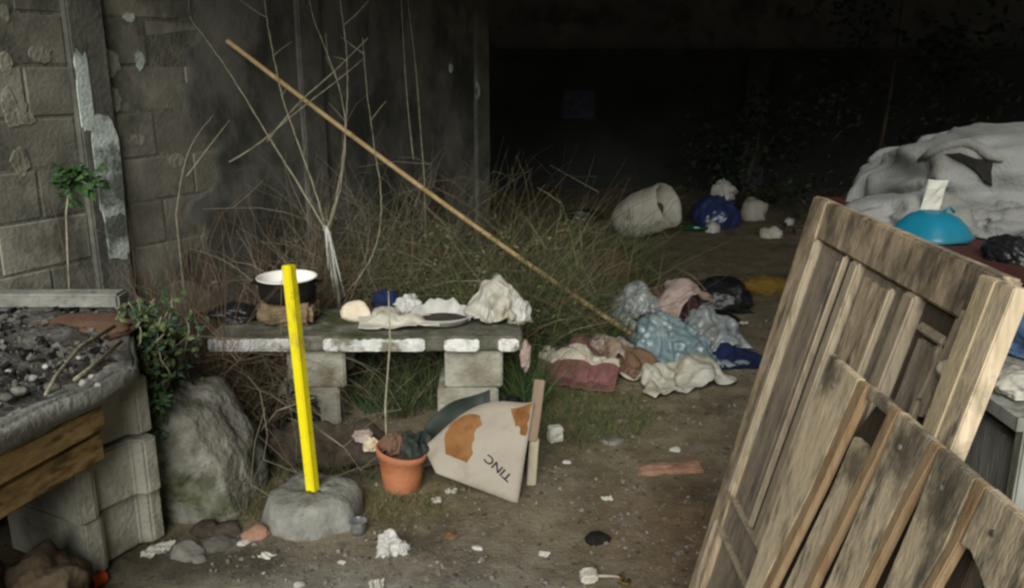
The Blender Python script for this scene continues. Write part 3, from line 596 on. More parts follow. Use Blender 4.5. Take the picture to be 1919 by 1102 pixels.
def ivy():
    pts = []; stems = []
    for k in range(34):
        x = -1.36 + U(-.09, .14); y = 2.9 + U(-.06, .3); z0 = .62 + U(-.05, .17)
        L = U(.08, .34) if x < -1.24 else U(.05, .22); st = []
        for i in range(7):
            f = i / 6; p = Vector((x + .03 * math.sin(i + k), y - .14 * f + .02 * math.cos(i * 2 + k), z0 - L * f)); pts.append(p); st.append(p)
        stems.append((st, .0022))
    leaves_plant('ivy_plant', 'green creeper hanging over the top of the grey boulder', 'plant', pts, .034, 1150, [(g[0] * .78, g[1] * .74, g[2] * .8) for g in GREENS], stems, spread=.04)
    pts = [Vector((-1.24 + U(-.03, .03), 2.76 + U(-.04, .04), U(.36, .62))) for _ in range(20)]
    leaves_plant('creeper_sprig', 'dark green leafy sprig between block pillar and boulder', 'plant', pts, .03, 150, GREENS[:3] + GREENS[4:5], spread=.03)
ivy()
def foot_stones():
    for k, (px, py, r, m, lb) in enumerate((
        (412, 1014, .05, 'stone_dark', 'rounded grey stone between boulder and post base'),
        (455, 1012, .028, 'stone_pale', 'small pale stone beside the post base'),
        (352, 1030, .055, 'stone_dark', 'flat grey stone in front of the boulder'),
        (372, 1040, .03, 'stone_dark', 'small grey stone close to the ash patch'),
        (480, 998, .05, 'brick_red', 'reddish stone touching the concrete post base'),
        (385, 992, .05, 'dark_earth', 'charred dark lump under the boulder'),
        (430, 990, .045, 'dark_earth', 'charred dark lump near the post base'))):
        p = gp(px, py); rock('stone', m, (p.x, p.y, p.z - .02), (r * 2.1, r * 1.9, r * 1.35), k + 3, lb, 'stone')
    for k, (px, py, w, h, lb) in enumerate(((286, 1032, .05, .015, 'torn white scrap of paper before the boulder'), (305, 1024, .045, .02, 'crumpled white scrap against the boulder foot'), (500, 1038, .03, .02, 'tiny white scrap in front of the post base'))):
        p = gp(px, py); scrap('paper_scrap', 'foam_white', p, w * 1.5, k + 60, lb, 'paper')
foot_stones()

# ------------------------------------------------------------------ yellow post in its concrete foot
def post():
    b = gp(588, 962); b.z = -.01
    t = thing('yellow_post', 'yellow post set in a round concrete foot', 'post', tuple(b))
    prof = [(.03, -.02), (.17, -.02), (.178, .01), (.172, .06), (.155, .092), (.12, .103), (.06, .108), (.022, .107), (.018, .08), (.0, .08)]
    o = MB().lathe(prof, b, 56, .1).build('base', 'grey_concrete', t, smooth=True); roughen(o, .014, 16, 3)
    foot = at(588, 946, Y=b.y - .0); foot.z = .095
    top = at(541, 498, Y=b.y + .06)
    d = (top - foot).normalized(); x = Vector((1, 0, 0)); x = (x - d * x.dot(d)).normalized(); y = d.cross(x)
    rm = Matrix((x, y, d)).transposed() @ Matrix.Rotation(R(-25), 3, 'Z')
    L = (top - foot).length + .03
    w = .0375
    mb = MB().box((foot + top) / 2 - d * .012, (w, w, L), rm)
    mb.build('shaft', 'yellow_paint', t, bevel=.004)
    MB().lathe([(.02, 0), (.02, .004), (0, .004)], (foot.x + .032, foot.y + .0, .0905), 14, .3).build('foot_shade', 'soot_and_shade', t)  # black disc painted as the shade beside the post's foot
post()

# ------------------------------------------------------------------ dark log behind the post, things around it
def log():
    a, b = Vector((-.98, 3.26, .075)), Vector((-.50, 3.22, .07)); pts = [a.lerp(b, i / 10) + Vector((0, .012 * math.sin(i), .008 * math.cos(i * 1.7))) for i in range(11)]
    o = MB().tube(pts, [.07, .085, .095, .088, .096, .086, .094, .088, .086, .08, .07], 18).build('earthy_log', 'dark_earth', smooth=True, origin=(a + b) / 2)
    roughen(o, .045, 12, 5, 2); tag(o, 'dark soil-crusted log lying behind the yellow post', 'log')
    p = Vector((-.60, 3.17, .145))
    crumple('crumpled_paper', 'pink_cloth', p, (.085, .07, .055), 31, .35, 1.9, label='crumpled pinkish paper on the end of the dark log', cat='paper')
    crumple('crumpled_wrapper', 'cream_stone', p + Vector((.035, -.035, -.03)), (.06, .04, .07), 33, .3, 1.9, label='pale yellow scrap hanging on the end of the dark log', cat='wrapper')
    q = gp(530, 800)
    crumple('black_bag', 'black_plastic', (-.985, 3.62, gz(-.98, 3.6)), (.22, .2, .26), 51, .3, 1.6, label='black plastic bag in front of the table block pillar', cat='bag')
    w = [at(395, 890, Y=3.3), at(470, 830, Y=3.35), at(520, 770, Y=3.42), at(590, 745, Y=3.45)]
    w = [w[0].lerp(w[1], .5), w[1], w[2], w[3]]
    tag(MB().tube(w, .0045, 5).build('loose_wire', 'branch_bark', smooth=True, origin=w[0]), 'thin bent stalk arching over the black bag', 'stalk')
log()

# ------------------------------------------------------------------ the low table of slab and blocks with its clutter
TZ = .44
def low_table():
    t = thing('block_table', 'low garden table, a white-edged slab on two block pillars', 'table', (-.66, 3.8, 0))
    x0, x1 = -1.36, .045
    s = MB().box(((x0 + x1) / 2, 3.83, TZ - .035), (x1 - x0, .46, .066)).build('slab', 'mossy_concrete', t, bevel=.008)
    roughen(s, .008, 14, 2, 5)
    for (r0, r1) in ((-1.345, -.945), (-.835, -.385), (-.30, -.145), (-.06, .03)):      # white paint left on the front edge, worn away between
        e = MB(); n = max(4, int((r1 - r0) / .012)); top, bot = [], []
        for i in range(n + 1):
            m = r0 + (r1 - r0) * i / n; tp = 1 if 0 < i < n else .3
            top.append(Vector((m, 3.592, TZ - .006 - .02 * abs(noise.noise(Vector((m * 26, 4, 0)))) - .012 * (1 - tp)))); bot.append(Vector((m, 3.592, TZ - .066 + .008 * abs(noise.noise(Vector((m * 30, 1, 0)))) + .015 * (1 - tp))))
        e.prism(bot + top[::-1], (0, 0, 0), (0, -.006, 0)).build('paint_patch', 'white_slab_paint', t)
    for (cx, sk) in ((-.90, .02), (-.19, 0)):
        for k in range(2):
            c = Vector((cx + (.012 if k else -.012) + sk * (1 - k) * -1, 3.78, k * .188 + .09)); m = Euler((0, 0, U(-.05, .05))).to_matrix()
            w, dp = .13 + (.008 if k == 0 else 0), .15
            prof = [(-w, -dp), (w, -dp), (w, -.1), (w - .025, -.07), (w - .025, .07), (w, .1), (w, dp), (-w, dp)]
            MB().prism([c + m @ Vector((x, y, -.092)) for x, y in prof], (0, 0, 0), (0, 0, .184)).build('block', 'pale_block', t, bevel=.008)
low_table()
def table_clutter():
    # enamel pot on a sooty stove stone
    p = at(543, 602, z=TZ); p.y = 3.84
    st = MB().box(p + Vector((0, 0, .052)), (.25, .2, .105)).build('stove_block', 'stove_brick', bevel=.02, origin=p); roughen(st, .02, 14, 3, 3)
    tag(st, 'rough brown stone block under the enamel pot', 'stone')
    q = p + Vector((.0, .0, .108))
    t = thing('enamel_pot', 'black enamel pot with white inside standing on a stone', 'pot', tuple(q))
    MB().lathe([(0, 0), (.112, 0), (.126, .012), (.131, .05), (.133, .1), (.138, .104)], q, 48).build('outer_wall', 'soot_and_shade', t, smooth=True)
    MB().lathe([(.138, .104), (.1395, .108), (.134, .109), (.128, .1), (.126, .075), (.118, .062), (0, .06)], q, 48).build('inner_wall', 'enamel_white', t, smooth=True)
    for sx in (-1, 1):
        h = [q + Vector((sx * .13, -.028, .078)), q + Vector((sx * .158, -.024, .082)), q + Vector((sx * .158, .024, .082)), q + Vector((sx * .13, .028, .078))]
        MB().tube(h, .006, 7).build('handle', 'soot_and_shade', t, smooth=True)
    c = at(437, 601, z=TZ)
    crumple('black_sack', 'black_plastic', (c.x, c.y + .05, TZ), (.24, .2, .085), 21, .25, 1.5, label='flat black plastic bag left of the enamel pot', cat='bag')
    c = at(667, 602, z=TZ); rock('cream_lump', 'cream_stone', (c.x, c.y + .03, TZ - .006), (.135, .1, .115), 9, 'rounded cream stone near the middle of the slab', 'stone')
    c = at(722, 602, z=TZ); crumple('folded_bag', 'cream_plastic', (c.x, c.y + .03, TZ - .003), (.13, .1, .085), 13, .25, 1.7, label='low crumpled cream bag right of the cream stone', cat='bag')
    c = at(722, 585, z=TZ); crumple('blue_rag', 'navy_cloth', (c.x - .01, c.y + .11, TZ), (.13, .07, .11), 14, .25, 1.7, label='dark blue rag behind the cream bag', cat='rag')
    c = at(765, 590, z=TZ); crumple('white_wrapper', 'white_plastic', (c.x, c.y + .05, TZ + .0), (.12, .09, .115), 17, .4, 1.9, label='crumpled white wrapper beside the dirty basin', cat='wrapper')
    c = at(752, 603, z=TZ); crumple('white_strip', 'cream_plastic', (c.x + .03, c.y - .01, TZ - .003), (.12, .07, .055), 19, .3, 1.9, label='crumpled pale strip before the white wrapper', cat='wrapper')
    tag(sim_cloth('dirty_rag', ['sack_cloth'], (.34, .16), (36, 20), (-.52, 3.76, TZ + .12), .1, [MB().box((-.5, 3.83, TZ - .035), (1.0, .46, .07)), lump((-.58, 3.76, TZ), .035, 2), lump((-.45, 3.75, TZ), .03, 5)], 22, .03, .85, 71, .005, .1, grow=.35, crease=.01), 'dirty rag stretched between cream stone and basin', 'rag')
    b = at(826, 606, z=TZ); b.y = 3.80; b.z = TZ
    t = thing('dirty_basin', 'broken white basin half full of dark dirt', 'basin', tuple(b))
    n = 48; mb = MB(); prof = [(.085, 0), (.125, .012), (.142, .036), (.145, .04), (.138, .041), (.122, .02), (.08, .008)]
    for j, (r, z) in enumerate(prof):
        for k in range(n):
            a = 2 * math.pi * k / n; bk = max(0, math.sin(a))      # the back of the rim is torn and stands higher
            zz = z * (1 + bk * (1.2 + 1.1 * noise.noise(Vector((math.cos(a) * 4, 2, 0))))) if j in (1, 2, 3, 4, 5) else z
            mb.v.append(b + Vector((r * math.cos(a), r * .72 * math.sin(a), zz)))
    mb.f = [(j * n + k, j * n + (k + 1) % n, (j + 1) * n + (k + 1) % n, (j + 1) * n + k) for j in range(len(prof) - 1) for k in range(n)]
    mb.build('rim', 'white_plastic', t, smooth=True)
    MB().lathe([(.138, .024), (.1, .03), (.05, .033), (0, .034)], b, 30, .1, (1, .72)).build('dirt_fill', 'dark_earth', t, smooth=True)
    c = at(925, 606, z=TZ)
    tag(sim_cloth('big_white_bag', ['cream_plastic'], (.36, .34), (42, 40), (c.x, c.y + .06, TZ + .3), .3, [MB().box((-.3, 3.83, TZ - .035), (.75, .46, .07)), lump((c.x, c.y + .07, TZ + .05), .085, 4), lump((c.x + .02, c.y + .07, TZ + .12), .05, 6)], 30, .05, .8, 53, .004, .05, grow=.4, crease=0.02), 'large crumpled off-white bag at the end of the slab', 'bag')
    crumple('shiny_white_bag', 'white_plastic', (c.x + .115, c.y + .04, TZ - .004), (.1, .1, .15), 27, .35, 1.9, label='small glossy white bag hanging at the slab end', cat='bag')
    h = crumple('bag_tail', 'pink_cloth', (.06, 3.62, TZ - .10), (.04, .03, .12), 29, .7, 1.8, label='narrow pale rag dangling off the slab end', cat='rag', flat=False)
table_clutter()

# ------------------------------------------------------------------ flower pot, cardboard and boards before the table
def pot():
    c = gp(755, 913); c.z -= .004
    t = thing('flower_pot', 'orange terracotta flower pot with a tall dry stem', 'flower pot', tuple(c))
    mb = MB(); n = 44; prof = [(0, 0), (.068, 0), (.073, .008), (.083, .075), (.091, .135), (.098, .142), (.1005, .165), (.096, .169), (.09, .165), (.086, .12), (0, .118)]
    for r, z in prof:
        for k in range(n):
            a = 2 * math.pi * k / n; zz = z + (.018 * -math.cos(a) * (z / .165) ** 2 if z > .13 else 0)
            mb.v.append(c + Vector((r * math.cos(a), r * math.sin(a), zz)))
    mb.f = [(j * n + k, j * n + (k + 1) % n, (j + 1) * n + (k + 1) % n, (j + 1) * n + k) for j in range(len(prof) - 1) for k in range(n)]
    mb.build('pot_wall', 'terracotta', t, smooth=True)
    MB().lathe([(.09, .13), (.05, .14), (0, .145)], c, 24, .1).build('soil', 'dark_earth', t, smooth=True)
    st = [c + Vector((-.06, .02, .12)), at(722, 760, Y=c.y + .1), at(731, 640, Y=c.y + .14), at(728, 545, Y=c.y + .15)]
    s = MB().tube(st, [.005, .0045, .004, .0022], 6).build('dry_stem', 'branch_bark', t, smooth=True)
    q = c + Vector((-.035, .02, .15))
    crumple('rust_paper', 'brown_cloth', q, (.09, .08, .09), 71, .3, 1.8, label='crumpled reddish paper sticking out of the flower pot', cat='paper')
    crumple('black_foil', 'tarp_green', c + Vector((.055, .03, .10)), (.13, .12, .17), 73, .28, 1.6, label='dark green plastic stuffed in the flower pot', cat='plastic')
pot()
def cardboard():
    a0, a1 = Vector((-.345, 3.05, .165)), Vector((-.29, 2.97, .095))      # left edge, top and bottom
    b0, b1 = at(1000, 753, Y=3.06), Vector((.022, 2.905, .0))              # right edge
    def S(u, v, off=0.0):
        top = a0.lerp(b0, u) + Vector((0, .06 * math.sin(math.pi * u), .055 * math.sin(math.pi * min(1, u * 1.05)) ** 1.2)); bot = a1.lerp(b1, u)
        p = top.lerp(bot, v) + Vector((0, -.03 * math.sin(math.pi * u) * math.sin(math.pi * v), 0))
        return p + Vector((0.0, -.85, .5)) * off
    t = thing('cardboard_sheet', 'bent pale cardboard sheet with torn brown patches and lettering', 'cardboard', tuple(b1))
    mb = MB(); n, m = 18, 12
    for o in (0, -.006):
        for j in range(m + 1):
            for i in range(n + 1): mb.v.append(S(i / n, j / m, o))
    K = (n + 1) * (m + 1); q = lambda i, j, o: o * K + j * (n + 1) + i
    for j in range(m):
        for i in range(n):
            mb.f.append((q(i, j, 0), q(i, j + 1, 0), q(i + 1, j + 1, 0), q(i + 1, j, 0))); mb.f.append((q(i, j, 1), q(i + 1, j, 1), q(i + 1, j + 1, 1), q(i, j + 1, 1)))
    for i in range(n): mb.f += [(q(i, 0, 0), q(i + 1, 0, 0), q(i + 1, 0, 1), q(i, 0, 1)), (q(i, m, 0), q(i, m, 1), q(i + 1, m, 1), q(i + 1, m, 0))]
    for j in range(m): mb.f += [(q(0, j, 0), q(0, j, 1), q(0, j + 1, 1), q(0, j + 1, 0)), (q(n, j, 0), q(n, j + 1, 0), q(n, j + 1, 1), q(n, j, 1))]
    mb.build('sheet', 'cardboard_pale', t, smooth=True)
    def inv(px, py):                                       # sheet parameters of a mark on it
        best = None
        for i in range(61):
            for j in range(61):
                p = S(i / 60, j / 60); f = p.y * math.cos(PITCH) - (p.z - CAM_H) * math.sin(PITCH)
                x = 959.5 + FOCAL * p.x / f; y = 551 + FOCAL * (-p.y * math.sin(PITCH) - (p.z - CAM_H) * math.cos(PITCH)) / f
                e = (x - px) ** 2 + (y - py) ** 2
                if best is None or e < best[0]: best = (e, i / 60, j / 60)
        return best[1], best[2]
    for name, pts in (('torn_patch', ((832, 818), (846, 792), (880, 776), (898, 778), (903, 796), (892, 800), (888, 815), (886, 850), (874, 868), (862, 862), (850, 858), (834, 852))),
                      ('torn_patch', ((958, 765), (996, 752), (992, 790), (988, 818), (976, 815), (972, 800), (966, 800)))):
        uvs = [inv(*p) for p in pts]; fine = []
        for i in range(len(uvs)):
            a, b = uvs[i], uvs[(i + 1) % len(uvs)]
            for s in range(4):
                f = s / 4; k = noise.noise(Vector((a[0] * 40 + f * 5, a[1] * 40, i))) * .02
                fine.append((min(.995, max(.005, a[0] + (b[0] - a[0]) * f + k)), min(.995, max(.005, a[1] + (b[1] - a[1]) * f + k))))
        cu = sum(u for u, v in fine) / len(fine); cv = sum(v for u, v in fine) / len(fine); nn = len(fine); pm = MB()
        for rr in (0, .25, .5, .75, 1): pm.v += [S(cu + (u - cu) * rr, cv + (v - cv) * rr, .0028 if rr < .95 else .0012) for u, v in fine]
        pm.f = [(j * nn + k, j * nn + (k + 1) % nn, (j + 1) * nn + (k + 1) % nn, (j + 1) * nn + k) for j in range(4) for k in range(nn)]
        pm.build(name, 'cardboard_torn', t)
    uT, uC = inv(962, 893), inv(915, 851)
    cu = bpy.data.curves.new('lettering', 'FONT'); cu.body = 'TINC'; cu.size = 1; cu.resolution_u = 4; cu.offset = .015
    tmp = bpy.data.objects.new('lettering', cu); COL.objects.link(tmp); dg = bpy.context.evaluated_depsgraph_get(); me = bpy.data.meshes.new_from_object(tmp.evaluated_get(dg)); bpy.data.objects.remove(tmp)
    pT, pC = S(*uT), S(*uC); ax = (pC - pT); Lw = max(v.co.x for v in me.vertices); ax_n = ax.normalized()
    nrm = (S(uT[0] + .02, uT[1]) - S(*uT)).cross(S(uT[0], uT[1] + .02) - S(*uT)).normalized()
    if nrm.y > 0: nrm = -nrm
    upv = nrm.cross(ax_n).normalized(); hgt = .034
    lb = MB()
    for v in me.vertices: lb.v.append(pT + ax * (v.co.x / Lw) + upv * v.co.y * hgt * 1.25 + nrm * .006)
    # settle each vertex onto the bent sheet
    for k, p in enumerate(lb.v):
        bu = min(((S(i / 40, j / 40) - p).length, i / 40, j / 40) for i in range(20, 41) for j in range(10, 41)); sp = S(bu[1], bu[2])
        lb.v[k] = p - nrm * ((p - sp).dot(nrm) - .0035)
    lb.f = [tuple(p.vertices) for p in me.polygons]; lb.build('lettering', 'ink', t)
    tb = MB(); nn = 20
    for i in range(nn + 1):                               # a dark plastic sheet bent the same way, standing behind the cardboard
        u = .02 + .6 * i / nn; top = S(u, 0) + Vector((-.01, .075, .035 + .02 * math.sin(u * 9))); tb.v += [top, top.lerp(S(u, .5) + Vector((0, .12, 0)), .5) + Vector((0, .03 * math.sin(u * 14), 0)), Vector((S(u, 1).x, 3.13, 0))]
    tb.f = [(i * 3 + j, i * 3 + j + 1, i * 3 + j + 4, i * 3 + j + 3) for i in range(nn) for j in range(2)]
    o = tb.build('black_sheet', 'tarp_green', smooth=True, origin=(-.2, 3.13, 0)); tag(o, 'dark green plastic sheet bent behind the cardboard', 'plastic')
    so = o.modifiers.new('thickness', 'SOLIDIFY'); so.thickness = .005
    crumple('dark_bag', 'black_plastic', (.0, 3.36, 0), (.17, .16, .34), 83, .25, 1.5, label='black bag between cardboard and table pillar', cat='bag')
    p0, p1 = at(1011, 712, Y=3.13), at(997, 828, Y=3.03)
    d = (p0 - p1).normalized(); x = Vector((1, .35, 0)); x = (x - d * x.dot(d)).normalized(); y = d.cross(x); rm = Matrix((x, y, d)).transposed()
    o = MB().box((p0 + p1) / 2, (.042, .014, (p0 - p1).length), rm).build('narrow_board', 'brown_board', bevel=.003, origin=p1)
    tag(roughen(o, .004, 20, 1, 2), 'narrow brown board standing at the cardboard edge', 'board')
    p0, p1 = at(1001, 822, Y=3.045), gp(995, 912)
    d = (p0 - p1).normalized(); x = Vector((1, .2, 0)); x = (x - d * x.dot(d)).normalized(); y = d.cross(x); rm = Matrix((x, y, d)).transposed()
    tag(MB().box((p0 + p1) / 2, (.036, .02, (p0 - p1).length), rm).build('short_slat', 'cream_board', bevel=.003, origin=p1), 'short cream slat propping up the brown board', 'slat')
cardboard()

# ------------------------------------------------------------------ litter on the ground
def litter():
    p = gp(672, 997)
    t = thing('plastic_cup', 'clear crushed plastic cup beside the post base', 'cup', tuple(p))
    MB().lathe([(.0, .0), (.022, .0), (.026, .02), (.03, .05), (.031, .052), (.0295, .05), (.025, .02), (.021, .003), (0, .003)], p, 24, .15).build('wall', 'clear_plastic', t, smooth=True)
    crumple('lid_film', 'white_plastic', p + Vector((0, 0, .01)), (.035, .035, .03), 5, .25, 1.8, parent=t)
    c = gp(730, 1030)
    crumple('crumpled_tissue', 'white_plastic', c, (.085, .075, .085), 91, .42, 1.7, label='crumpled white tissue on bare dirt near the cup', cat='tissue')
    crumple('tissue_wad', 'white_plastic', c + Vector((.045, -.005, 0)), (.05, .05, .05), 93, .4, 1.7, label='smaller white wad touching the crumpled tissue', cat='tissue')
    q = gp(1040, 828)
    t = thing('foam_block', 'dirty white foam block standing by the slat', 'foam block', tuple(q))
    roughen(MB().box(q + Vector((0, 0, .035)), (.06, .05, .07), (0, .05, .3)).build('body', 'foam_white', t, bevel=.006), .004, 30, 1, 2)
    specs = ((1148, 832, .055, .02, 'stone_dark', 'flat_stone', 'flat pale stone pressed into the dirt path', 'stone'),
             (1118, 1012, .05, .03, 'soot_and_shade', 'charred_lump', 'dark charred lump near the spoon', 'lump'),
             (1062, 868, .02, .015, 'stone_pale', 'pebble', 'small pebble right of the foam block', 'pebble'),
             (1138, 938, .017, .02, 'foam_white', 'paper_scrap', 'tiny white scrap below the sunken brick', 'paper'),
             (1020, 1040, .017, .018, 'foam_white', 'paper_scrap', 'tiny white scrap in the open dirt by the charred lump', 'paper'),
             (895, 1028, .022, .015, 'stone_pale', 'pebble', 'pale pebble in the open dirt right of the brown leaf', 'pebble'),
             (818, 942, .02, .018, 'foam_white', 'paper_scrap', 'small white scrap under the cardboard corner', 'paper'),
             (845, 925, .018, .015, 'white_plastic', 'paper_scrap', 'tiny white scrap between pot and cardboard', 'paper'),
             (640, 1052, .012, .012, 'foam_white', 'paper_scrap', 'tiny white speck of paper before the tissue', 'paper'),
             (705, 1098, .028, .02, 'foam_white', 'paper_scrap', 'white scrap at the bottom edge below the tissue', 'paper'),
             (1265, 848, .03, .015, 'stone_pale', 'pebble', 'pale pebble behind the sunken brick', 'pebble'),
             (560, 1092, .02, .015, 'stone_pale', 'pebble', 'pale pebble in the grey dirt at the bottom edge', 'pebble'),
             (1168, 795, .03, .02, 'stone_dark', 'pebble', 'grey pebble behind the flat stone', 'pebble'))
    for k, (px, py, w, h, m, nm, lb, ct) in enumerate(specs):
        g = gp(px, py)
        if ct in ('stone', 'pebble', 'lump'): rock(nm, m, g + Vector((0, 0, -.006)), (w * 2, w * 1.5, h * 1.5), k + 120, lb, ct, sub=3)
        else: scrap(nm, m, g + Vector((0, 0, .001)), w * 2.2, k + 120, lb, ct)
    g = gp(830, 1012); mb = MB(); mb.leaf(g + Vector((0, 0, .003)), (.5, .8, .25), (-.3, -.3, .9), .075, .04); mb.leaf(g + Vector((.01, 0, .005)), (.9, .2, .3), (0, -.5, .8), .05, .03)
    tag(mb.build('fallen_leaf', 'dry_leaf', origin=g), 'curled dark brown leaf on the bare dirt', 'leaf')
    b0 = gp(1255, 884); t = MB().box(b0 + Vector((0, 0, -.010)), (.26, .085, .05), (.04, -.05, .02)).build('sunken_brick', 'brick_red', bevel=.008, origin=b0)
    tag(roughen(t, .014, 22, 2, 4), 'pinkish brick half sunk in the dirt near the door', 'brick')
    s = gp(1103, 1088)
    t = thing('paint_brush', 'white square head on a thin stick with yellow string', 'brush', tuple(s))
    roughen(MB().box(s + Vector((0, 0, .02)), (.052, .05, .036), (.1, 0, .1)).build('head', 'foam_white', t, bevel=.008), .004, 30, 1, 2)
    MB().tube([s + Vector((.02, 0, .02)), s + Vector((.075, .012, .012)), s + Vector((.12, .008, .008))], [.005, .0045, .003], 7).build('stick', 'cream_board', t, smooth=True)
    e = s + Vector((.1, -.004, .012)); MB().tube([e + Vector((0, .02, 0)), e + Vector((.012, 0, .004)), e + Vector((-.004, -.018, 0)), e + Vector((.02, -.035, .002)), e + Vector((.028, -.01, .004))], .0055, 6).build('string', 'mustard_cloth', t, smooth=True)
litter()

# ------------------------------------------------------------------ the heap of clothes and bags
def striped_cloth():
    m = mat('maroon_striped', [(.12, .05, .05), (.16, .07, .07), (.19, .09, .085)], 9, 6, .95, .4, 70, dirt=(.09, .055, .04), dscale=4)
    nt = m.node_tree; N, L = nt.nodes, nt.links; b = N['Principled BSDF']; src = b.inputs['Base Color'].links[0].from_socket
    tc = N.new('ShaderNodeTexCoord'); sx = N.new('ShaderNodeSeparateXYZ'); L.new(tc.outputs['UV'], sx.inputs[0])
    cr = N.new('ShaderNodeValToRGB'); cr.color_ramp.interpolation = 'CONSTANT'; el = cr.color_ramp.elements
    el[0].position = 0; el[0].color = (0, 0, 0, 1); el[1].position = .40; el[1].color = (1, 1, 1, 1)
    e = el.new(.60); e.color = (0, 0, 0, 1)
    L.new(sx.outputs['Y'], cr.inputs[0])
    mx = N.new('ShaderNodeMix'); mx.data_type = 'RGBA'; L.new(cr.outputs[0], mx.inputs['Factor']); L.new(src, mx.inputs['A']); mx.inputs['B'].default_value = (.46, .42, .34, 1)
    L.new(mx.outputs['Result'], b.inputs['Base Color'])
def clothes():
    striped_cloth()
    o = sim_cloth('striped_blanket', ['maroon_striped'], (.62, .62), (44, 44), (.34, 4.22, .34), -.25, [ground_plate(-.3, 1.2, 3.5, 5), lump((.36, 4.3, .02), .13, 1), lump((.16, 4.32, 0), .11, 3), lump((.52, 4.15, -.02), .10, 4)], 34, .05, .82, 3, .012)
    tag(o, 'maroon blanket with a cream stripe rumpled on the grass', 'blanket')
    tag(sim_cloth('pink_bundle', ['pink_cloth'], (.42, .36), (34, 30), (.51, 4.4, .34), .3, [ground_plate(-.3, 1.7, 3.5, 5.6), lump((.5, 4.42, .06), .1, 2), lump((.58, 4.36, .02), .07, 3)], 30, .05, .8, 31, .008, .15, grow=.3, crease=0.016), 'dirty pinkish cloth bundle at the foot of the bamboo pole', 'cloth')
    tag(sim_cloth('brown_rag', ['brown_cloth'], (.4, .3), (32, 26), (.66, 4.33, .3), .9, [ground_plate(-.3, 1.7, 3.5, 5.6), lump((.66, 4.36, .02), .09, 5)], 30, .05, .8, 37, .008, .15, grow=.3, crease=0.016), 'brown rag between pink bundle and blue bag', 'rag')
    tag(sim_cloth('blue_bag', ['blue_plastic'], (.62, .56), (50, 46), (.88, 4.5, .45), .4, [ground_plate(-.3, 1.7, 3.5, 5.6), lump((.84, 4.58, .06), .13, 4), lump((.99, 4.5, .03), .09, 6), lump((.76, 4.47, .02), .08, 8), lump((.9, 4.4, .02), .06, 12)], 32, .07, .8, 41, .004, .05, grow=.45, crease=.017, cfreq=24), 'crumpled pale blue plastic bag on the heap', 'bag')
    tag(sim_cloth('clear_bag', ['grey_film'], (.5, .46), (40, 38), (.75, 4.78, .62), .2, [ground_plate(-.3, 1.7, 3.5, 5.6), lump((.72, 4.78, .15), .12, 4), lump((.72, 4.78, .32), .05, 6)], 32, .06, .8, 43, .004, .05, grow=.45, crease=.017, cfreq=24), 'peaked grey-blue film behind the pale blue bag', 'bag')
    tag(sim_cloth('pink_white_bag', ['pink_cloth'], (.3, .26), (30, 28), (1.0, 4.8, .62), .5, [lump((1.0, 4.8, .2), .13, 4), ground_plate(.3, 1.7, 4.2, 5.6)], 26, .05, .8, 57, .005, .1, grow=.4, crease=.016), 'small pinkish white bag on top of the heap', 'bag')
    tag(sim_cloth('grey_bag', ['grey_film'], (.46, .42), (38, 36), (1.14, 4.7, .48), .6, [ground_plate(-.3, 1.7, 3.5, 5.6), lump((1.13, 4.72, .06), .12, 4), lump((1.2, 4.62, .02), .07, 9)], 30, .06, .8, 47, .004, .05, grow=.45, crease=.017, cfreq=24), 'greyish white bag at the side of the heap', 'bag')
    tag(sim_cloth('navy_garment', ['navy_cloth'], (.36, .3), (30, 26), (1.2, 4.5, .22), .2, [ground_plate(-.3, 1.7, 3.5, 5.6), lump((1.2, 4.53, 0), .06, 4)], 28, .05, .8, 49, .008, .15, grow=.3, crease=0.012), 'navy blue garment lying beside the grey bag', 'garment')
    crumple('maroon_garment', 'maroon_cloth', (.98, 5.1, .0), (.4, .2, .34), 56, .2, 1.5, label='dark maroon garment behind the pinkish white bag', cat='garment')
    crumple('small_white_rag', 'white_plastic', (1.1, 4.40, .0), (.12, .08, .06), 57, .35, 1.7, label='small white rag before the navy garment', cat='rag')
    o = sim_cloth('white_sheet', ['cream_plastic'], (.56, .40), (40, 30), (.86, 4.16, .27), .35, [ground_plate(.2, 1.7, 3.5, 5), lump((.95, 4.2, .0), .11, 6), lump((.74, 4.13, -.01), .09, 8), lump((.62, 4.0, -.04), .07, 9)], 30, .06, .8, 9, .006, .2, grow=.25, crease=.014)
    tag(o, 'rumpled off-white sheet lying in front of the heap', 'sheet')
    for k, (px, py, w, m, lb) in enumerate(((1215, 668, .12, 'pink_cloth', 'pale pink scrap between blue bag and white sheet'), (1352, 668, .09, 'white_plastic', 'white scrap before the navy garment at the heap edge'), (1150, 662, .1, 'sack_cloth', 'dull scrap of cloth on top of the striped blanket'),
                                            (1390, 610, .07, 'white_plastic', 'tiny white scrap on the path side of the heap'), (1300, 545, .14, 'brown_cloth', 'brown scrap behind the heap by the bin bag'), (1240, 545, .12, 'maroon_cloth', 'maroon scrap behind the peaked film'))):
        g = gp(px, py); scrap('cloth_scrap', m, g + Vector((0, 0, .01)), w, k + 300, lb, 'scrap')
    c = gp(1345, 580); crumple('black_bin_bag', 'black_plastic', (c.x, c.y, c.z), (.42, .36, .3), 63, .22, 1.5, label='black bin bag behind the clothes heap', cat='bag')
    crumple('flat_black_bag', 'black_plastic', (c.x - .12, c.y - .4, c.z), (.3, .28, .16), 65, .25, 1.5, label='low black bag next to the navy garment', cat='bag')
    c = gp(1435, 545); crumple('mustard_rag', 'mustard_cloth', (c.x, c.y, c.z), (.36, .22, .15), 67, .22, 1.5, label='mustard yellow rag on the path beside the door', cat='rag')
    c = gp(1140, 528); crumple('brown_garment', 'brown_cloth', (c.x, c.y + .1, c.z), (.42, .4, .3), 69, .2, 1.4, label='reddish brown garment in the grass behind the pole', cat='garment')
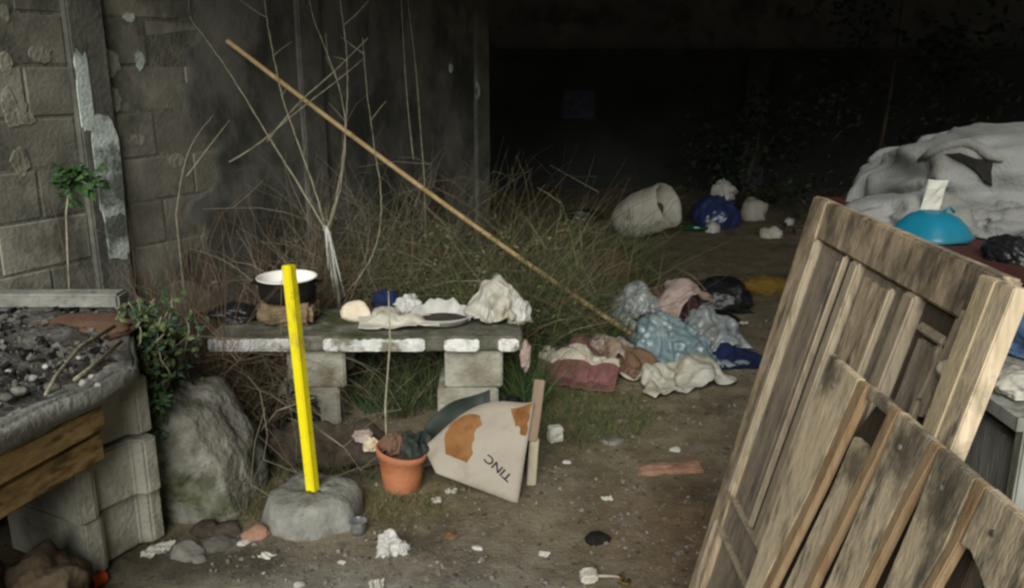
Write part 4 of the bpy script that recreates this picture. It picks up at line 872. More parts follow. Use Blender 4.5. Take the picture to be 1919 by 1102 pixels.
    crumple('grey_garment', 'sack_cloth', (c.x - .25, c.y + .2, c.z), (.22, .3, .28), 70, .2, 1.4, label='dull grey rag beside the brown garment', cat='rag')
    c = gp(1120, 605); crumple('dark_rag_and_shade', 'black_plastic', (c.x - .02, c.y - .1, c.z), (.2, .14, .1), 72, .25, 1.5, label='small black lump as the shadow under the lower end of the pole', cat='rag')  # black lump put where the pole's end casts its shadow
clothes()

# ------------------------------------------------------------------ things far back
def far_things():
    c = gp(1215, 444)
    t = thing('white_sack', 'white sack lying open on the dark ground', 'sack', tuple(c))
    # a stuffed woven sack lying on its side, its mouth open towards the yard
    ax = Vector((.72, -.5, .40)).normalized(); n = 36; mb = MB(); prof = [(0, .02), (.03, .11), (.12, .17), (.28, .20), (.42, .205), (.52, .195), (.58, .2), (.60, .19), (.585, .17), (.5, .15), (.38, .13), (.34, .0)]
    x = ax.cross(Vector((0, 0, 1))).normalized(); y = x.cross(ax); o0 = c + Vector((-.30, .1, .10))
    for j, (l, r) in enumerate(prof):
        for k in range(n):
            a = 2 * math.pi * k / n; rr = r * (1 + .16 * ridge(Vector((math.cos(a) * 1.5, math.sin(a) * 1.5, l * 3)), 2))
            p = o0 + ax * l + (x * math.cos(a) * 1.15 + y * math.sin(a)) * rr; p.z = max(p.z, c.z - .01); mb.v.append(p)
    mb.f = [(j * n + k, j * n + (k + 1) % n, (j + 1) * n + (k + 1) % n, (j + 1) * n + k) for j in range(len(prof) - 1) for k in range(n)]
    mb.build('cloth', 'sack_cloth', t, smooth=True)
    crumple('dark_filling', 'brown_cloth', o0 + ax * .40 + Vector((0, 0, -.03)), (.2, .2, .16), 7, .3, 1.8, parent=t)
    c = gp(1340, 425)
    crumple('navy_bag', 'navy_plastic', c, (.46, .4, .44), 101, .2, 1.5, label='shiny dark blue bag behind the white sack', cat='bag')
    crumple('white_rag', 'white_plastic', c + Vector((.12, .25, .25)), (.24, .2, .26), 103, .3, 1.7, label='white rag on top of the dark blue bag', cat='rag')
    for k, (px, py, w, h, m, nm, lb) in enumerate(((1412, 405, .13, .16, 'cream_plastic', 'cream_bag', 'small cream bag right of the dark blue bag'), (1444, 440, .11, .07, 'sack_cloth', 'grey_scrap', 'dull scrap at the edge of the dark by the door corner'),
                                                 (1478, 418, .05, .05, 'white_plastic', 'white_scrap', 'tiny white scrap beyond the cream bag'), (1335, 432, .07, .07, 'white_plastic', 'glossy_scrap', 'glinting white scrap in front of the dark blue bag'))):
        g = gp(px, py + 4); crumple(nm, m, g, (w * 2, w * 1.5, h * 2), k + 140, .3, 1.7, label=lb, cat='rag', sub=3)
    g = gp(1298, 436)
    t = thing('green_bottle', 'green bottle lying in front of the dark blue bag', 'bottle', tuple(g))
    mb = MB(); ax = Vector((.9, -.3, .02)).normalized(); mb.tube([g + Vector((0, 0, .04)) + ax * l for l in (-.1, -.095, .06, .09, .1, .15)], [.02, .036, .036, .02, .014, .013], 14).build('glass', BOT, t, smooth=True)
    g = gp(1090, 412); crumple('dark_bundle', 'black_plastic', g, (.45, .3, .16), 151, .2, 1.5, label='low dark bundle left of the white sack', cat='bundle')
BOT = mat('green_glass', [(.008, .06, .03)], 5, 2, .06, 0, spec=.8)
far_things()

# ------------------------------------------------------------------ bamboo pole, tied saplings, stems on the wall
def pole():
    a = at(1196, 636, Y=4.62); b = at(425, 75, Y=4.32)
    t = thing('bamboo_pole', 'long bamboo pole leaning up to the block wall', 'pole', tuple(a))
    n = 30; mb = MB(); pts = []; rad = []
    for i in range(n + 1):
        f = i / n; p = a.lerp(b, f); p.z -= .03 * math.sin(math.pi * f); r = .0145 - .003 * f
        if i % 5 == 2:
            pts += [p - (b - a).normalized() * .006, p, p + (b - a).normalized() * .006]; rad += [r, r * 1.22, r]
        else: pts.append(p); rad.append(r)
    mb.tube(pts, rad, 10).build('culm', 'bamboo', t, smooth=True)
pole()
def smooth_line(p):                                       # the same line with rounded bends
    for _ in range(2):
        q = [p[0]]
        for a, b in zip(p, p[1:]): q += [a.lerp(b, .25), a.lerp(b, .75)]
        p = q + [p[-1]]
    return p
def saplings():
    base = at(640, 560, Y=4.22); base.z = gz(base.x, base.y)
    t = thing('bare_sapling', 'bare sapling with long thin stems tied together behind the table', 'sapling', tuple(base))
    k = at(612, 432, Y=4.2)
    lines = (((612, 432), (560, 345), (500, 250), (440, 150), (395, 85), (350, 25), (330, -20)), ((612, 432), (592, 360), (560, 270), (530, 190), (512, 100), (500, 40), (494, -30)),
             ((612, 432), (632, 370), (645, 280), (652, 180), (650, 90), (640, 20), (630, -40)), ((616, 432), (640, 350), (650, 250), (640, 170), (610, 90), (585, 30), (575, -30)),
             ((640, 560), (690, 500), (712, 440), (716, 360), (700, 270), (685, 150), (680, 70)))
    for i, l in enumerate(lines):
        pts = smooth_line([at(x, y, Y=4.2 + .04 * math.sin(j * .8 + i * 2)) for j, (x, y) in enumerate(l)])
        r0 = .0055 if i < 2 else .0042
        fine = []
        for j in range(len(pts) - 1):
            for s in range(2): fine.append(pts[j].lerp(pts[j + 1], s / 2) + Vector((U(-1, 1), U(-1, 1), U(-1, 1))) * .0018)
        fine.append(pts[-1])
        s = MB().tube(fine, [r0 * (1 - .82 * j / len(fine)) * (1.25 if j % 5 == 3 else 1) for j in range(len(fine))], 6).build('stem', 'branch_bark', t, smooth=True)
        tw = MB()
        for _ in range(5 if i < 4 else 2):
            q = rnd.choice(fine[2:]); d = Vector((U(-1, 1), U(-.4, .4), U(.2, 1)))
            tw.tube([q, q + d * U(.03, .07), q + d * U(.08, .16) + Vector((0, 0, U(-.01, .03)))], [.002, .0015, .0008], 4)
        tag(tw.build('twig', 'branch_bark', s), kind='stuff')
    st = [base + Vector((0, 0, -.02)), base.lerp(k, .5) + Vector((.02, 0, 0)), k]
    MB().tube(st, [.012, .011, .01], 8).build('trunk', 'branch_bark', t, smooth=True)
    tie = MB()
    for j, l in enumerate((((612, 428), (616, 470), (622, 520), (628, 560)), ((614, 430), (624, 480), (632, 530), (638, 572)), ((611, 430), (613, 465), (616, 505)), ((616, 432), (630, 490), (646, 555)), ((612, 425), (620, 450), (626, 500), (630, 540)))):
        tie.tube([at(x, y, Y=4.17 - .01 * j) for x, y in l], [.007, .0055, .004, .0025][:len(l)], 5)
    tie.tube([k + Vector((.016 * math.cos(a), .016 * math.sin(a), .002 * a)) for a in [q * .5 for q in range(26)]], .004, 5)
    tag(tie.build('twine', 'pale_twine', t, smooth=True), kind='stuff')
    # second group: bare branches rising across the wall
    def branches(name, label, lines, Y, r0, spread=.03):
        b = at(*lines[0][0], Y=Y); t2 = thing(name, label, 'branch', (b.x, b.y, gz(b.x, b.y)))
        for i, l in enumerate(lines):
            pts = smooth_line([at(x, y, Y=Y + spread * math.sin(j + i * 2)) for j, (x, y) in enumerate(l)])
            if i == 0: pts = [Vector((b.x, b.y, gz(b.x, b.y) - .02))] + pts
            MB().tube(pts, [r0 * (1 - .85 * j / len(pts)) for j in range(len(pts))], 6).build('stem', 'branch_bark', t2, smooth=True)
    branches('arching_branch', 'bare branch arching to the upper right across the wall', (((330, 350), (400, 320), (480, 275), (560, 205), (640, 145), (680, 110)), ((500, 265), (560, 190), (620, 140), (690, 70))), 4.3, .006)
    branches('dark_sucker', 'thin dark suckers in front of the wall beside the brush', (((330, 400), (345, 300), (370, 250), (400, 215)), ((350, 330), (395, 270), (430, 225))), 3.95, .004)
    branches('hanging_vine', 'two thin vines climbing the dark end of the wall', (((795, 330), (788, 240), (780, 130), (768, 30), (760, -40)), ((775, 300), (762, 180), (755, 60), (750, -40))), 5.2, .005)
saplings()
def wall_sapling():
    b = at(130, 560, z=.70); b.y = 3.24; b.x = at(130, 560, Y=3.24).x
    top = at(132, 330, Y=3.28)
    st = [b + Vector((0, 0, -.02)), at(127, 480, Y=3.25), at(124, 400, Y=3.26), top]
    pts = [at(x, y, Y=3.25 + U(-.04, .04)) for x, y in ((118, 318), (140, 322), (150, 335), (128, 345), (135, 365), (160, 350), (168, 330), (145, 312), (120, 335))]
    leaves_plant('wall_seedling', 'leafy green seedling with a thin stem before the wall', 'plant', [b] * 0 + pts, .05, 95, [(.025, .065, .015), (.04, .09, .02), (.02, .05, .018)], [(st, .0045), ([top, at(165, 345, Y=3.24), at(178, 350, Y=3.22)], .003)], spread=.022)
wall_sapling()

# ------------------------------------------------------------------ weeds and grass
def field(name, label, n, region, hgt, width, cols, lean=(0, 0, 0), bend=.5, kind='stuff', spread=.35, zfun=None, seg=4):
    mb = MB(); g = []
    for _ in range(n):
        x, y = region()
        z = zfun(x, y) if zfun else gz(x, y)
        L = hgt * U(.45, 1.15); d = Vector((U(-spread, spread) + lean[0], U(-spread, spread) + lean[1], 1))
        b = Vector((U(-bend, bend) + lean[0] * .8, U(-bend, bend) + lean[1] * .5, -bend * U(0, 1)))
        k0, k1 = len(mb.v), len(mb.f); mb.blade((x, y, z - .01), d, L, width * U(.6, 1.4), b, seg)
        if any(on_table(p) for p in mb.v[k0:]): del mb.v[k0:], mb.f[k1:]; continue
        g.append((seg, rnd.choice(cols)))
    o = mb.build(name, 'weed_tint'); tint(o, g); tag(o, label, 'weeds', kind=kind); return o
def ell(cx, cy, rx, ry):
    def f():
        while True:
            a, b = U(-1, 1), U(-1, 1)
            if a * a + b * b < 1: return cx + a * rx, cy + b * ry
    return f
def weeds():
    field('dry_weeds', 'tangled dry weeds behind the low table', 3600, ell(-.45, 4.62, .78, .42), .8, .006, DRY + GREENS + GREENS[1:4] + [(.12, .13, .05)], (.04, -.08, 0), .75, spread=.42)
    field('tall_dry_stalks', 'taller straw-coloured stalks leaning right among the weeds', 220, ell(-.2, 4.65, .5, .3), 1.15, .006, [DRY[1], DRY[5], DRY[4], DRY[3]], (.3, -.05, 0), .5, spread=.4)
    field('dark_weeds', 'dark green weeds between the table and the clothes', 2300, ell(.3, 4.75, .42, .38), .38, .0065, GREENS[:3] + DRY[2:4] + DRY[6:], (.0, -.1, 0), .8, spread=.5)
    field('far_weeds', 'faint weeds growing along the far end of the wall', 1100, ell(.35, 6.4, .75, .8), .6, .008, DRY[2:4] + DRY[6:] + GREENS[:2], (.15, -.1, 0), .8, spread=.5)
    field('red_brush', 'reddish brown twiggy brush along the wall', 1500, lambda: (lambda s, o: (WO.x + WD.x * s + WN.x * o, WO.y + WD.y * s + WN.y * o))(U(.45, 1.25), U(.06, .5)), .98, .0042, RED + DRY[2:3], (.12, -.05, 0), .45, spread=.35)
    field('low_brush', 'low brown brush behind the grey boulder', 900, ell(-1.28, 3.52, .26, .3), .55, .005, RED + DRY[2:4] + GREENS[:1], (.08, -.05, 0), .6, spread=.5)
    field('table_weeds', 'green weeds growing under the low table', 900, ell(-.55, 4.0, .24, .3), .36, .0065, GREENS + DRY[:4], (0, -.1, 0), .8, spread=.5)
    field('pillar_weeds', 'dark green weeds beside the right block pillar', 500, ell(.06, 3.85, .09, .22), .34, .006, GREENS[:4], (0, -.05, 0), .7, spread=.45)
    field('short_grass', 'short grass around the blanket and the foam block', 1900, ell(.32, 3.72, .34, .34), .085, .004, GREENS[:4] + [(.11, .11, .045), (.15, .14, .07)] + DRY[:3], (0, 0, 0), .8, spread=.8, seg=3)
    field('pot_grass', 'sparse yellowish grass before the flower pot', 1000, ell(-.42, 2.86, .17, .12), .06, .0032, [(.11, .11, .045), (.15, .14, .07), (.2, .17, .09), (.08, .09, .03)], (0, 0, 0), .9, spread=.9, seg=3)
    field('boulder_grass', 'thin grass between boulder and post base', 700, ell(-.97, 2.93, .13, .14), .07, .0035, [(.10, .11, .04), (.13, .13, .06), (.07, .08, .025)], (0, 0, 0), .9, spread=.9, seg=3)
    field('log_grass', 'thin weeds around the dark log', 420, ell(-.74, 3.16, .3, .09), .13, .004, GREENS[:3] + DRY[:4], (0, 0, 0), .8, spread=.7, seg=4)
    field('path_grass', 'faint sparse grass across the middle of the dirt', 900, ell(.2, 3.1, .45, .3), .035, .003, [(.11, .105, .055), (.15, .13, .08), (.09, .09, .04)], (0, 0, 0), 1.0, spread=1.2, seg=2)
    field('broken_blades', 'broad withered grass blades bent over in the weeds', 420, ell(-.35, 4.55, .8, .36), .62, .015, [(.2, .17, .1), (.14, .12, .06), (.09, .1, .035), (.25, .21, .13)], (.05, -.1, 0), 1.1, spread=.6, seg=5)
    mb = MB(); g = []
    for k in range(260):                                  # seed heads and dead leaves caught high in the thicket
        x, y = ell(-.3, 4.55, .75, .35)(); z = gz(x, y) + U(.25, .8)
        for q in range(rnd.randint(2, 5)):
            L = U(.012, .035); mb.leaf((x + U(-.02, .02), y + U(-.02, .02), z + U(-.03, .03)), (U(-1, 1), U(-1, .6), U(-1, .6)), (U(-.5, .5), -.6, .6), L, L * U(.25, .7)); g.append((4, rnd.choice([(.13, .11, .065), (.1, .08, .045), (.17, .15, .1), (.08, .07, .035)])))
    tag(tint(mb.build('seed_heads', 'leaf_tint'), g), 'pale seed heads and dead leaves in the weeds', 'weeds', kind='stuff')
    mb = MB(); g = []
    for c_ in range(46):                                  # little tufts here and there on the trodden dirt
        cx_, cy_ = U(-.9, .9), U(2.45, 4.1); nb = rnd.randint(8, 26)
        for q in range(nb):
            x, y = cx_ + rnd.gauss(0, .022), cy_ + rnd.gauss(0, .022); mb.blade((x, y, gz(x, y) - .004), (U(-.8, .8), U(-.8, .8), 1), U(.015, .055), .0032, (U(-.8, .8), U(-.8, .8), -.4), 3); g.append((3, rnd.choice([(.1, .11, .04), (.14, .13, .06), (.07, .085, .025), (.18, .155, .09)])))
    tag(tint(mb.build('grass_tufts', 'weed_tint'), g), 'little grass tufts scattered over the dirt', 'grass', kind='stuff')
    def tangle(name, label, n, reg, hmax, cols, drift=(0, 0), r0=.0024):
        mb = MB(); g = []
        for _ in range(n):
            x, y = reg(); p = Vector((x, y, gz(x, y) + U(0, .25) * hmax)); d = Vector((U(-.9, .9) + drift[0], U(-.6, .4) + drift[1], U(.3, 1.3))).normalized()
            pts = [p]; L = hmax * U(.35, 1.1); st = 9; cv = Vector((U(-.2, .2), U(-.15, .15), U(-.22, .08)))
            for i in range(st):
                d = (d + cv + Vector((U(-.22, .22), U(-.22, .22), U(-.2, .18)))).normalized(); p = p + d * L / st; pts.append(p.copy())
            if any(on_table(p) for p in pts): continue
            r = r0 * U(.5, 1.3); k0 = len(mb.f); mb.tube(pts, [r * (1 - .7 * i / st) for i in range(st + 1)], 3, cap=False)
            for _b in range(rnd.randint(0, 3)):
                q = rnd.choice(pts[3:]); e = Vector((U(-1, 1), U(-.6, .4), U(-.2, 1))).normalized(); l2 = L * U(.1, .35)
                mb.tube([q, q + e * l2 * .5, q + e * l2 + Vector((U(-.03, .03), 0, U(-.04, .02)))], [r * .6, r * .45, r * .25], 3, cap=False)
            g.append((len(mb.f) - k0, rnd.choice(cols)))
        tag(tint(mb.build(name, 'weed_tint'), g), label, 'brush', kind='stuff')
    TW = [(.2, .165, .12), (.27, .235, .175), (.14, .115, .082), (.22, .155, .11), (.17, .155, .105), (.34, .3, .235)]
    tangle('twig_tangle', 'tangled bare twigs rising over the dry weeds', 680, ell(-.42, 4.62, .8, .4), 1.12, TW[:3] + TW[4:5] + DRY[:4] + [(.13, .14, .06), (.1, .115, .045)], (.05, 0))
    tangle('wall_brambles', 'tangled brown brambles standing against the block wall', 760, lambda: (lambda q, o: (WO.x + WD.x * q + WN.x * o, WO.y + WD.y * q + WN.y * o))(U(.5, 1.7), U(.08, .55)), 1.12, TW[:5] + RED, (.15, -.05), .0021)
    tangle('dead_vines', 'dead vines matted in the weeds near the clothes', 260, ell(.3, 4.95, .6, .4), .7, TW[:5] + DRY[2:4], (.1, 0))
    mb = MB(); g = []
    for k in range(3600):                                 # broad-leaved weeds inside the thicket
        x, y = ell(-.3, 4.5, .75, .35)(); z = gz(x, y) + abs(rnd.gauss(0, .22)); L = U(.015, .04)
        mb.leaf((x, y, z), (U(-1, 1), U(-1, .3), U(-.6, .6)), (U(-.5, .5), -.6, .7), L, L * U(.3, .6)); g.append((4, rnd.choice(GREENS[:4] + DRY[2:4])))
    tag(tint(mb.build('weed_leaves', 'leaf_tint'), g), 'small leaves scattered through the dry weeds', 'weeds', kind='stuff')
    mb = MB()
    for k in range(1500):                                 # grit and pebbles trodden into the ground
        y = 2.2 + 3.2 * rnd.random() ** 1.6; x = U(-1.2, 1.3) * (y / 3); r = .0022 + .007 * rnd.random() ** 4
        mb.box((x, y, gz(x, y) + r * .3), (r * 2.2, r * 1.6, r * 1.3), (U(0, 3), U(0, 3), U(0, 3)))
    tag(mb.build('grit', 'stone_dark'), 'grit and tiny pebbles on the dirt', 'grit', kind='stuff')
    mb = MB(); g = []
    for k in range(1100):                                  # dead leaf bits and chips
        y = 2.2 + 3.4 * rnd.random() ** 1.5; x = U(-1.1, 1.3) * (y / 3); L = U(.006, .022)
        mb.leaf((x, y, gz(x, y) + .003), (U(-1, 1), U(-1, 1), U(-.1, .25)), (U(-.3, .3), U(-.3, .3), 1), L, L * U(.3, .8)); g.append((4, rnd.choice([(.3, .27, .2), (.22, .18, .12), (.07, .05, .03), (.12, .09, .05), (.2, .17, .12), (.05, .04, .025), (.32, .3, .25)])))
    tag(tint(mb.build('leaf_litter', 'weed_tint'), g), 'dead leaf bits and chips on the dirt', 'litter', kind='stuff')
    for k, (x, y, h, r) in enumerate(((3.6, 8.6, 2.6, .9), (5.2, 8.2, 3.0, 1.1), (2.6, 9.8, 1.3, .6))):
        pts = [Vector((x + U(-r, r), y + U(-.5, .5), U(.1, h))) for _ in range(70)]
        leaves_plant('dark_shrub', ('tall dark shrub in front of the back wall', 'tallest dark shrub behind the timber post', 'low dark shrub beyond the scraps')[k], 'shrub', [Vector((x, y, 0))] * 0 + pts, .09, 900, [(.012, .02, .008), (.018, .03, .01), (.01, .017, .009)], [([Vector((x, y, 0)), Vector((x + U(-.2, .2), y, h * .5)), Vector((x + U(-.4, .4), y, h * .9))], [.03, .02, .008])], spread=.2)
weeds()

# ------------------------------------------------------------------ the doors and the heap on the right
DA = Vector((.674, 1.9, 1.32)); DD = Vector((-.227, 0, -1)).normalized(); DW = Vector((0, -1, 0)); DN = Vector((-.9752, 0, .2214))
def dp(s, t, off=0): return DA + DW * s + DD * t + DN * off
DROT = Matrix((DW, DN, DD)).transposed()
def slab(mb, s0, s1, t0, t1, o0, o1, drift=0.0):           # a board on the door: between s0..s1 across, t0..t1 down, o0..o1 in depth
    q = lambda s, t, o: dp(s - drift * max(0, t - .08), t, o)
    vs = [q(s, t, o) for o in (o0, o1) for (s, t) in ((s0, t0), (s1, t0), (s1, t1), (s0, t1))]
    mb.add(vs, [(0, 1, 2, 3), (7, 6, 5, 4), (0, 4, 5, 1), (1, 5, 6, 2), (2, 6, 7, 3), (3, 7, 4, 0)]); return mb
def door():
    t = thing('panel_door', 'weathered wooden panel door leaning at the edge of the path', 'door', tuple(dp(.4, 1.34)))
    E_ = 1.345; dr = .09
    def part(name, m, *a, bev=.004, rough=.0025, k=0, **kw):
        o = slab(MB(), *a, **kw).build(name, m, t, bevel=bev); 
        bm = bmesh.new(); bm.from_mesh(o.data); bmesh.ops.recalc_face_normals(bm, faces=bm.faces); bm.to_mesh(o.data); bm.free()
        return o
    part('stile', 'door_wood', 0, .083, 0, E_, -.036, 0)
    part('stile', 'door_panel_wood', .70, .756, .084, E_, -.036, -.002)
    part('rail', 'door_wood', .0835, .756, 0, .083, -.036, -.001)
    part('rail', 'door_panel_wood', .0835, .70, .722, .80, -.036, -.003)
    part('rail', 'door_wood', .0835, .70, 1.25, E_, -.036, -.004)
    part('moulding', 'moulding_wood', .084, .106, .084, .715, -.02, .006, drift=.045)
    part('panel', 'door_panel_wood', .1065, .25, .084, .721, -.03, -.010, drift=.045)
    part('panel', 'door_panel_wood', .145, .225, .10, .70, -.0102, -.004, drift=.045)
    part('moulding', 'moulding_wood', .247, .257, .084, .715, -.03, .0, drift=.045)
    part('groove', 'dark_wood_and_shade', .2575, .2955, .084, .721, -.036, -.009, drift=.045)  # dark strip near the surface stands in for a deep shaded gap
    part('mullion', 'moulding_wood', .296, .331, .084, .721, -.034, .004, drift=.045)
    part('panel', 'door_panel_wood', .3315, .5295, .084, .721, -.034, -.012, drift=.045)
    part('panel', 'door_wood', .35, .455, .10, .70, -.0122, -.006, drift=.045)
    part('moulding', 'moulding_wood', .462, .478, .095, .715, -.0122, .001, drift=.05)
    part('mullion', 'moulding_wood', .53, .570, .084, .721, -.034, .006, drift=.05)
    part('panel', 'dark_wood_and_shade', .5705, .6995, .084, .721, -.034, -.014, drift=.03)
    part('panel', 'door_panel_wood', .60, .652, .14, .70, -.0142, -.007, drift=.03)
    part('moulding', 'moulding_wood', .588, .672, .118, .134, -.0142, -.003)
    part('moulding', 'moulding_wood', .655, .673, .1345, .70, -.0142, -.003, drift=.02)
    part('moulding', 'moulding_wood', .058, .5, .7155, .7215, -.02, .005)
    part('moulding', 'moulding_wood', .035, .056, .8005, 1.25, -.02, .007)
    part('moulding', 'moulding_wood', .06, .5, .8005, .814, -.02, .004)
    part('panel', 'door_panel_wood', .084, .6995, .8145, 1.2495, -.034, -.012)
    # splintered wood and a broken lock hole on the near stile
    pts = [dp(.733 + .017 * math.cos(a) * (1 + .3 * math.sin(3 * a)), .185 + .05 * math.sin(a), 0) for a in [2 * math.pi * k / 14 for k in range(14)]]
    MB().prism(pts, DN * -.004, DN * .0008).build('lock_hole', 'soot_and_shade', t)
    crumple('splinter_wad', 'cream_stone', dp(.728, .155, .006), (.03, .03, .035), 3, .3, 1.6, parent=t, flat=False, sub=3)
    sp = MB()
    for k in range(16):
        s = U(.70, .748); t0 = U(.05, .16); L = U(.05, .14)
        slab(sp, s, s + U(.0025, .006), t0, t0 + L, -.004, U(.002, .006), drift=U(-.1, .25))
    tag(sp.build('splinters', 'moulding_wood', t), kind='stuff')
door()
def plank():
    t = thing('pale_plank', 'fresh pale plank leaning on the near edge of the door', 'plank', tuple(dp(.8, 1.2, .02)))
    slab(MB(), .7975, .838, .002, 1.30, .003, .028).build('board', 'pallet_wood', t, bevel=.002)
    slab(MB(), .757, .797, .004, 1.30, .003, .030).build('side_face', 'pale_plank', t, bevel=.002)
plank()
def spots(name, lst, colr):                               # mossy weather stains of their own shape
    nt = M[name].node_tree; N, L = nt.nodes, nt.links; b = N['Principled BSDF']; src = b.inputs['Base Color'].links[0].from_socket; tc = N.new('ShaderNodeTexCoord')
    nz = N.new('ShaderNodeTexNoise'); nz.inputs['Scale'].default_value = 38; nz.inputs['Detail'].default_value = 6; nz.inputs['Roughness'].default_value = .7; L.new(tc.outputs['Object'], nz.inputs['Vector'])
    for c, r in lst:
        sb = N.new('ShaderNodeVectorMath'); sb.operation = 'DISTANCE'; L.new(tc.outputs['Object'], sb.inputs[0]); sb.inputs[1].default_value = c
        ad = N.new('ShaderNodeMath'); ad.operation = 'MULTIPLY_ADD'; L.new(nz.outputs[0], ad.inputs[0]); ad.inputs[1].default_value = r * 1.6; L.new(sb.outputs['Value'], ad.inputs[2])
        mr = N.new('ShaderNodeMapRange'); mr.inputs[1].default_value = r * 1.75; mr.inputs[2].default_value = r * 1.05; mr.inputs[4].default_value = .8; L.new(ad.outputs[0], mr.inputs[0])
        mx = N.new('ShaderNodeMix'); mx.data_type = 'RGBA'; L.new(mr.outputs[0], mx.inputs['Factor']); L.new(src, mx.inputs['A']); mx.inputs['B'].default_value = (*colr, 1); src = mx.outputs['Result']
    L.new(src, b.inputs['Base Color'])
def pallet():
    F = .09; t = thing('pallet_panel', 'broken pallet panel of grey-brown planks leaning before the door', 'pallet', tuple(dp(.9, 1.2, F)))
    def bd(name, m, left, right, o0=F - .02, o1=F, bev=.002):    # a board given by its two long edges, (across, down) pairs
        poly = left + right[::-1]
        o = MB().prism([dp(q, r, o0) for q, r in poly], (0, 0, 0), DN * (o1 - o0)).build(name, m, t, bevel=bev)
        bm = bmesh.new(); bm.from_mesh(o.data); bmesh.ops.recalc_face_normals(bm, faces=bm.faces); bm.to_mesh(o.data); bm.free(); return o
    B = 1.28
    bd('plank', 'pallet_wood', [(.525, .217), (.508, .75), (.505, B)], [(.653, .216), (.625, .425), (.550, .75), (.548, B)], F - .014, F)
    bd('plank_edge', 'raw_edge_wood', [(.6545, .216), (.6265, .425), (.5515, .75), (.5495, B)], [(.6855, .2155), (.657, .402), (.583, .75), (.58, B)], F - .013, F + .0005)
    bd('plank', 'pallet_wood', [(.692, .296), (.680, .40), (.644, .60), (.618, .75), (.612, B)], [(.754, .292), (.748, .33), (.711, .54), (.682, .75), (.68, B)], F - .016, F - .003)
    bd('end_block', 'pallet_wood', [(.686, .213), (.688, .233)], [(.766, .213), (.764, .231)], F - .014, F - .002)
    bd('plank_edge', 'raw_edge_wood', [(.7675, .2125), (.755, .30), (.7125, .54), (.683, .75), (.681, B)], [(.792, .212), (.779, .30), (.738, .515), (.71, .75), (.705, B)], F - .013, F + .0005)
    bd('plank', 'pallet_wood', [(.793, .211), (.789, .30), (.770, .50), (.742, .75), (.735, B)], [(.886, .211), (.868, .316), (.852, .45), (.83, .75), (.825, B)], F - .014, F)
    bd('plank_edge', 'raw_edge_wood', [(.887, .211), (.869, .316), (.853, .45), (.831, .75), (.826, B)], [(.909, .2108), (.890, .30), (.871, .433), (.85, .75), (.845, B)], F - .013, F + .0005)
    bd('plank', 'pallet_wood', [(.910, .210), (.911, .30), (.907, .41), (.885, .75), (.88, B)], [(.995, .210), (.991, .31), (.979, .37), (.955, .75), (.95, B)], F - .014, F + .001)
    bd('plank_edge', 'raw_edge_wood', [(.996, .2098), (.992, .31), (.980, .37), (.956, .75), (.951, B)], [(1.018, .209), (1.009, .298), (1.0, .351), (.98, .75), (.975, B)], F - .013, F + .0005)
    bd('broken_plank', 'pallet_wood', [(1.019, .208), (1.013, .288), (1.033, .283), (1.06, .294), (1.078, .303), (1.10, .335), (1.15, .35), (1.24, .345), (1.32, .365)], [(1.32, .206), (1.32, .21)], F - .014, F + .001)
    bd('back_rail', 'pallet_wood', [(.77, .225), (.77, .285)], [(1.3, .225), (1.3, .282)], F - .032, F - .017)
    bd('back_rail', 'pallet_wood', [(.5, .95), (.5, 1.05)], [(1.0, .95), (1.0, 1.05)], F - .032, F - .017)
    bd('gap_shade_panel', 'dark_wood_and_shade', [(.675, .228), (.55, .50), (.54, 1.25)], [(1.0, .288), (1.0, .36), (.97, 1.25)], F - .05, F - .033)  # dark panel added to stand in for shade behind the plank gaps
    spots('pallet_wood', [(dp(.835, .25, F) - origin_of(t), .05), (dp(.95, .265, F) - origin_of(t), .055), (dp(.56, .24, F) - origin_of(t), .05), (dp(.72, .33, F) - origin_of(t), .05), (dp(1.12, .22, F) - origin_of(t), .03)], (.085, .075, .052))
    for (s, q) in ((.585, .255), (.83, .25), (.945, .25), (1.06, .245)):
        p = dp(s, q, F + .0015); MB().tube([p, p + DN * .003], .004, 8).build('nail', 'stone_dark', t)
pallet()
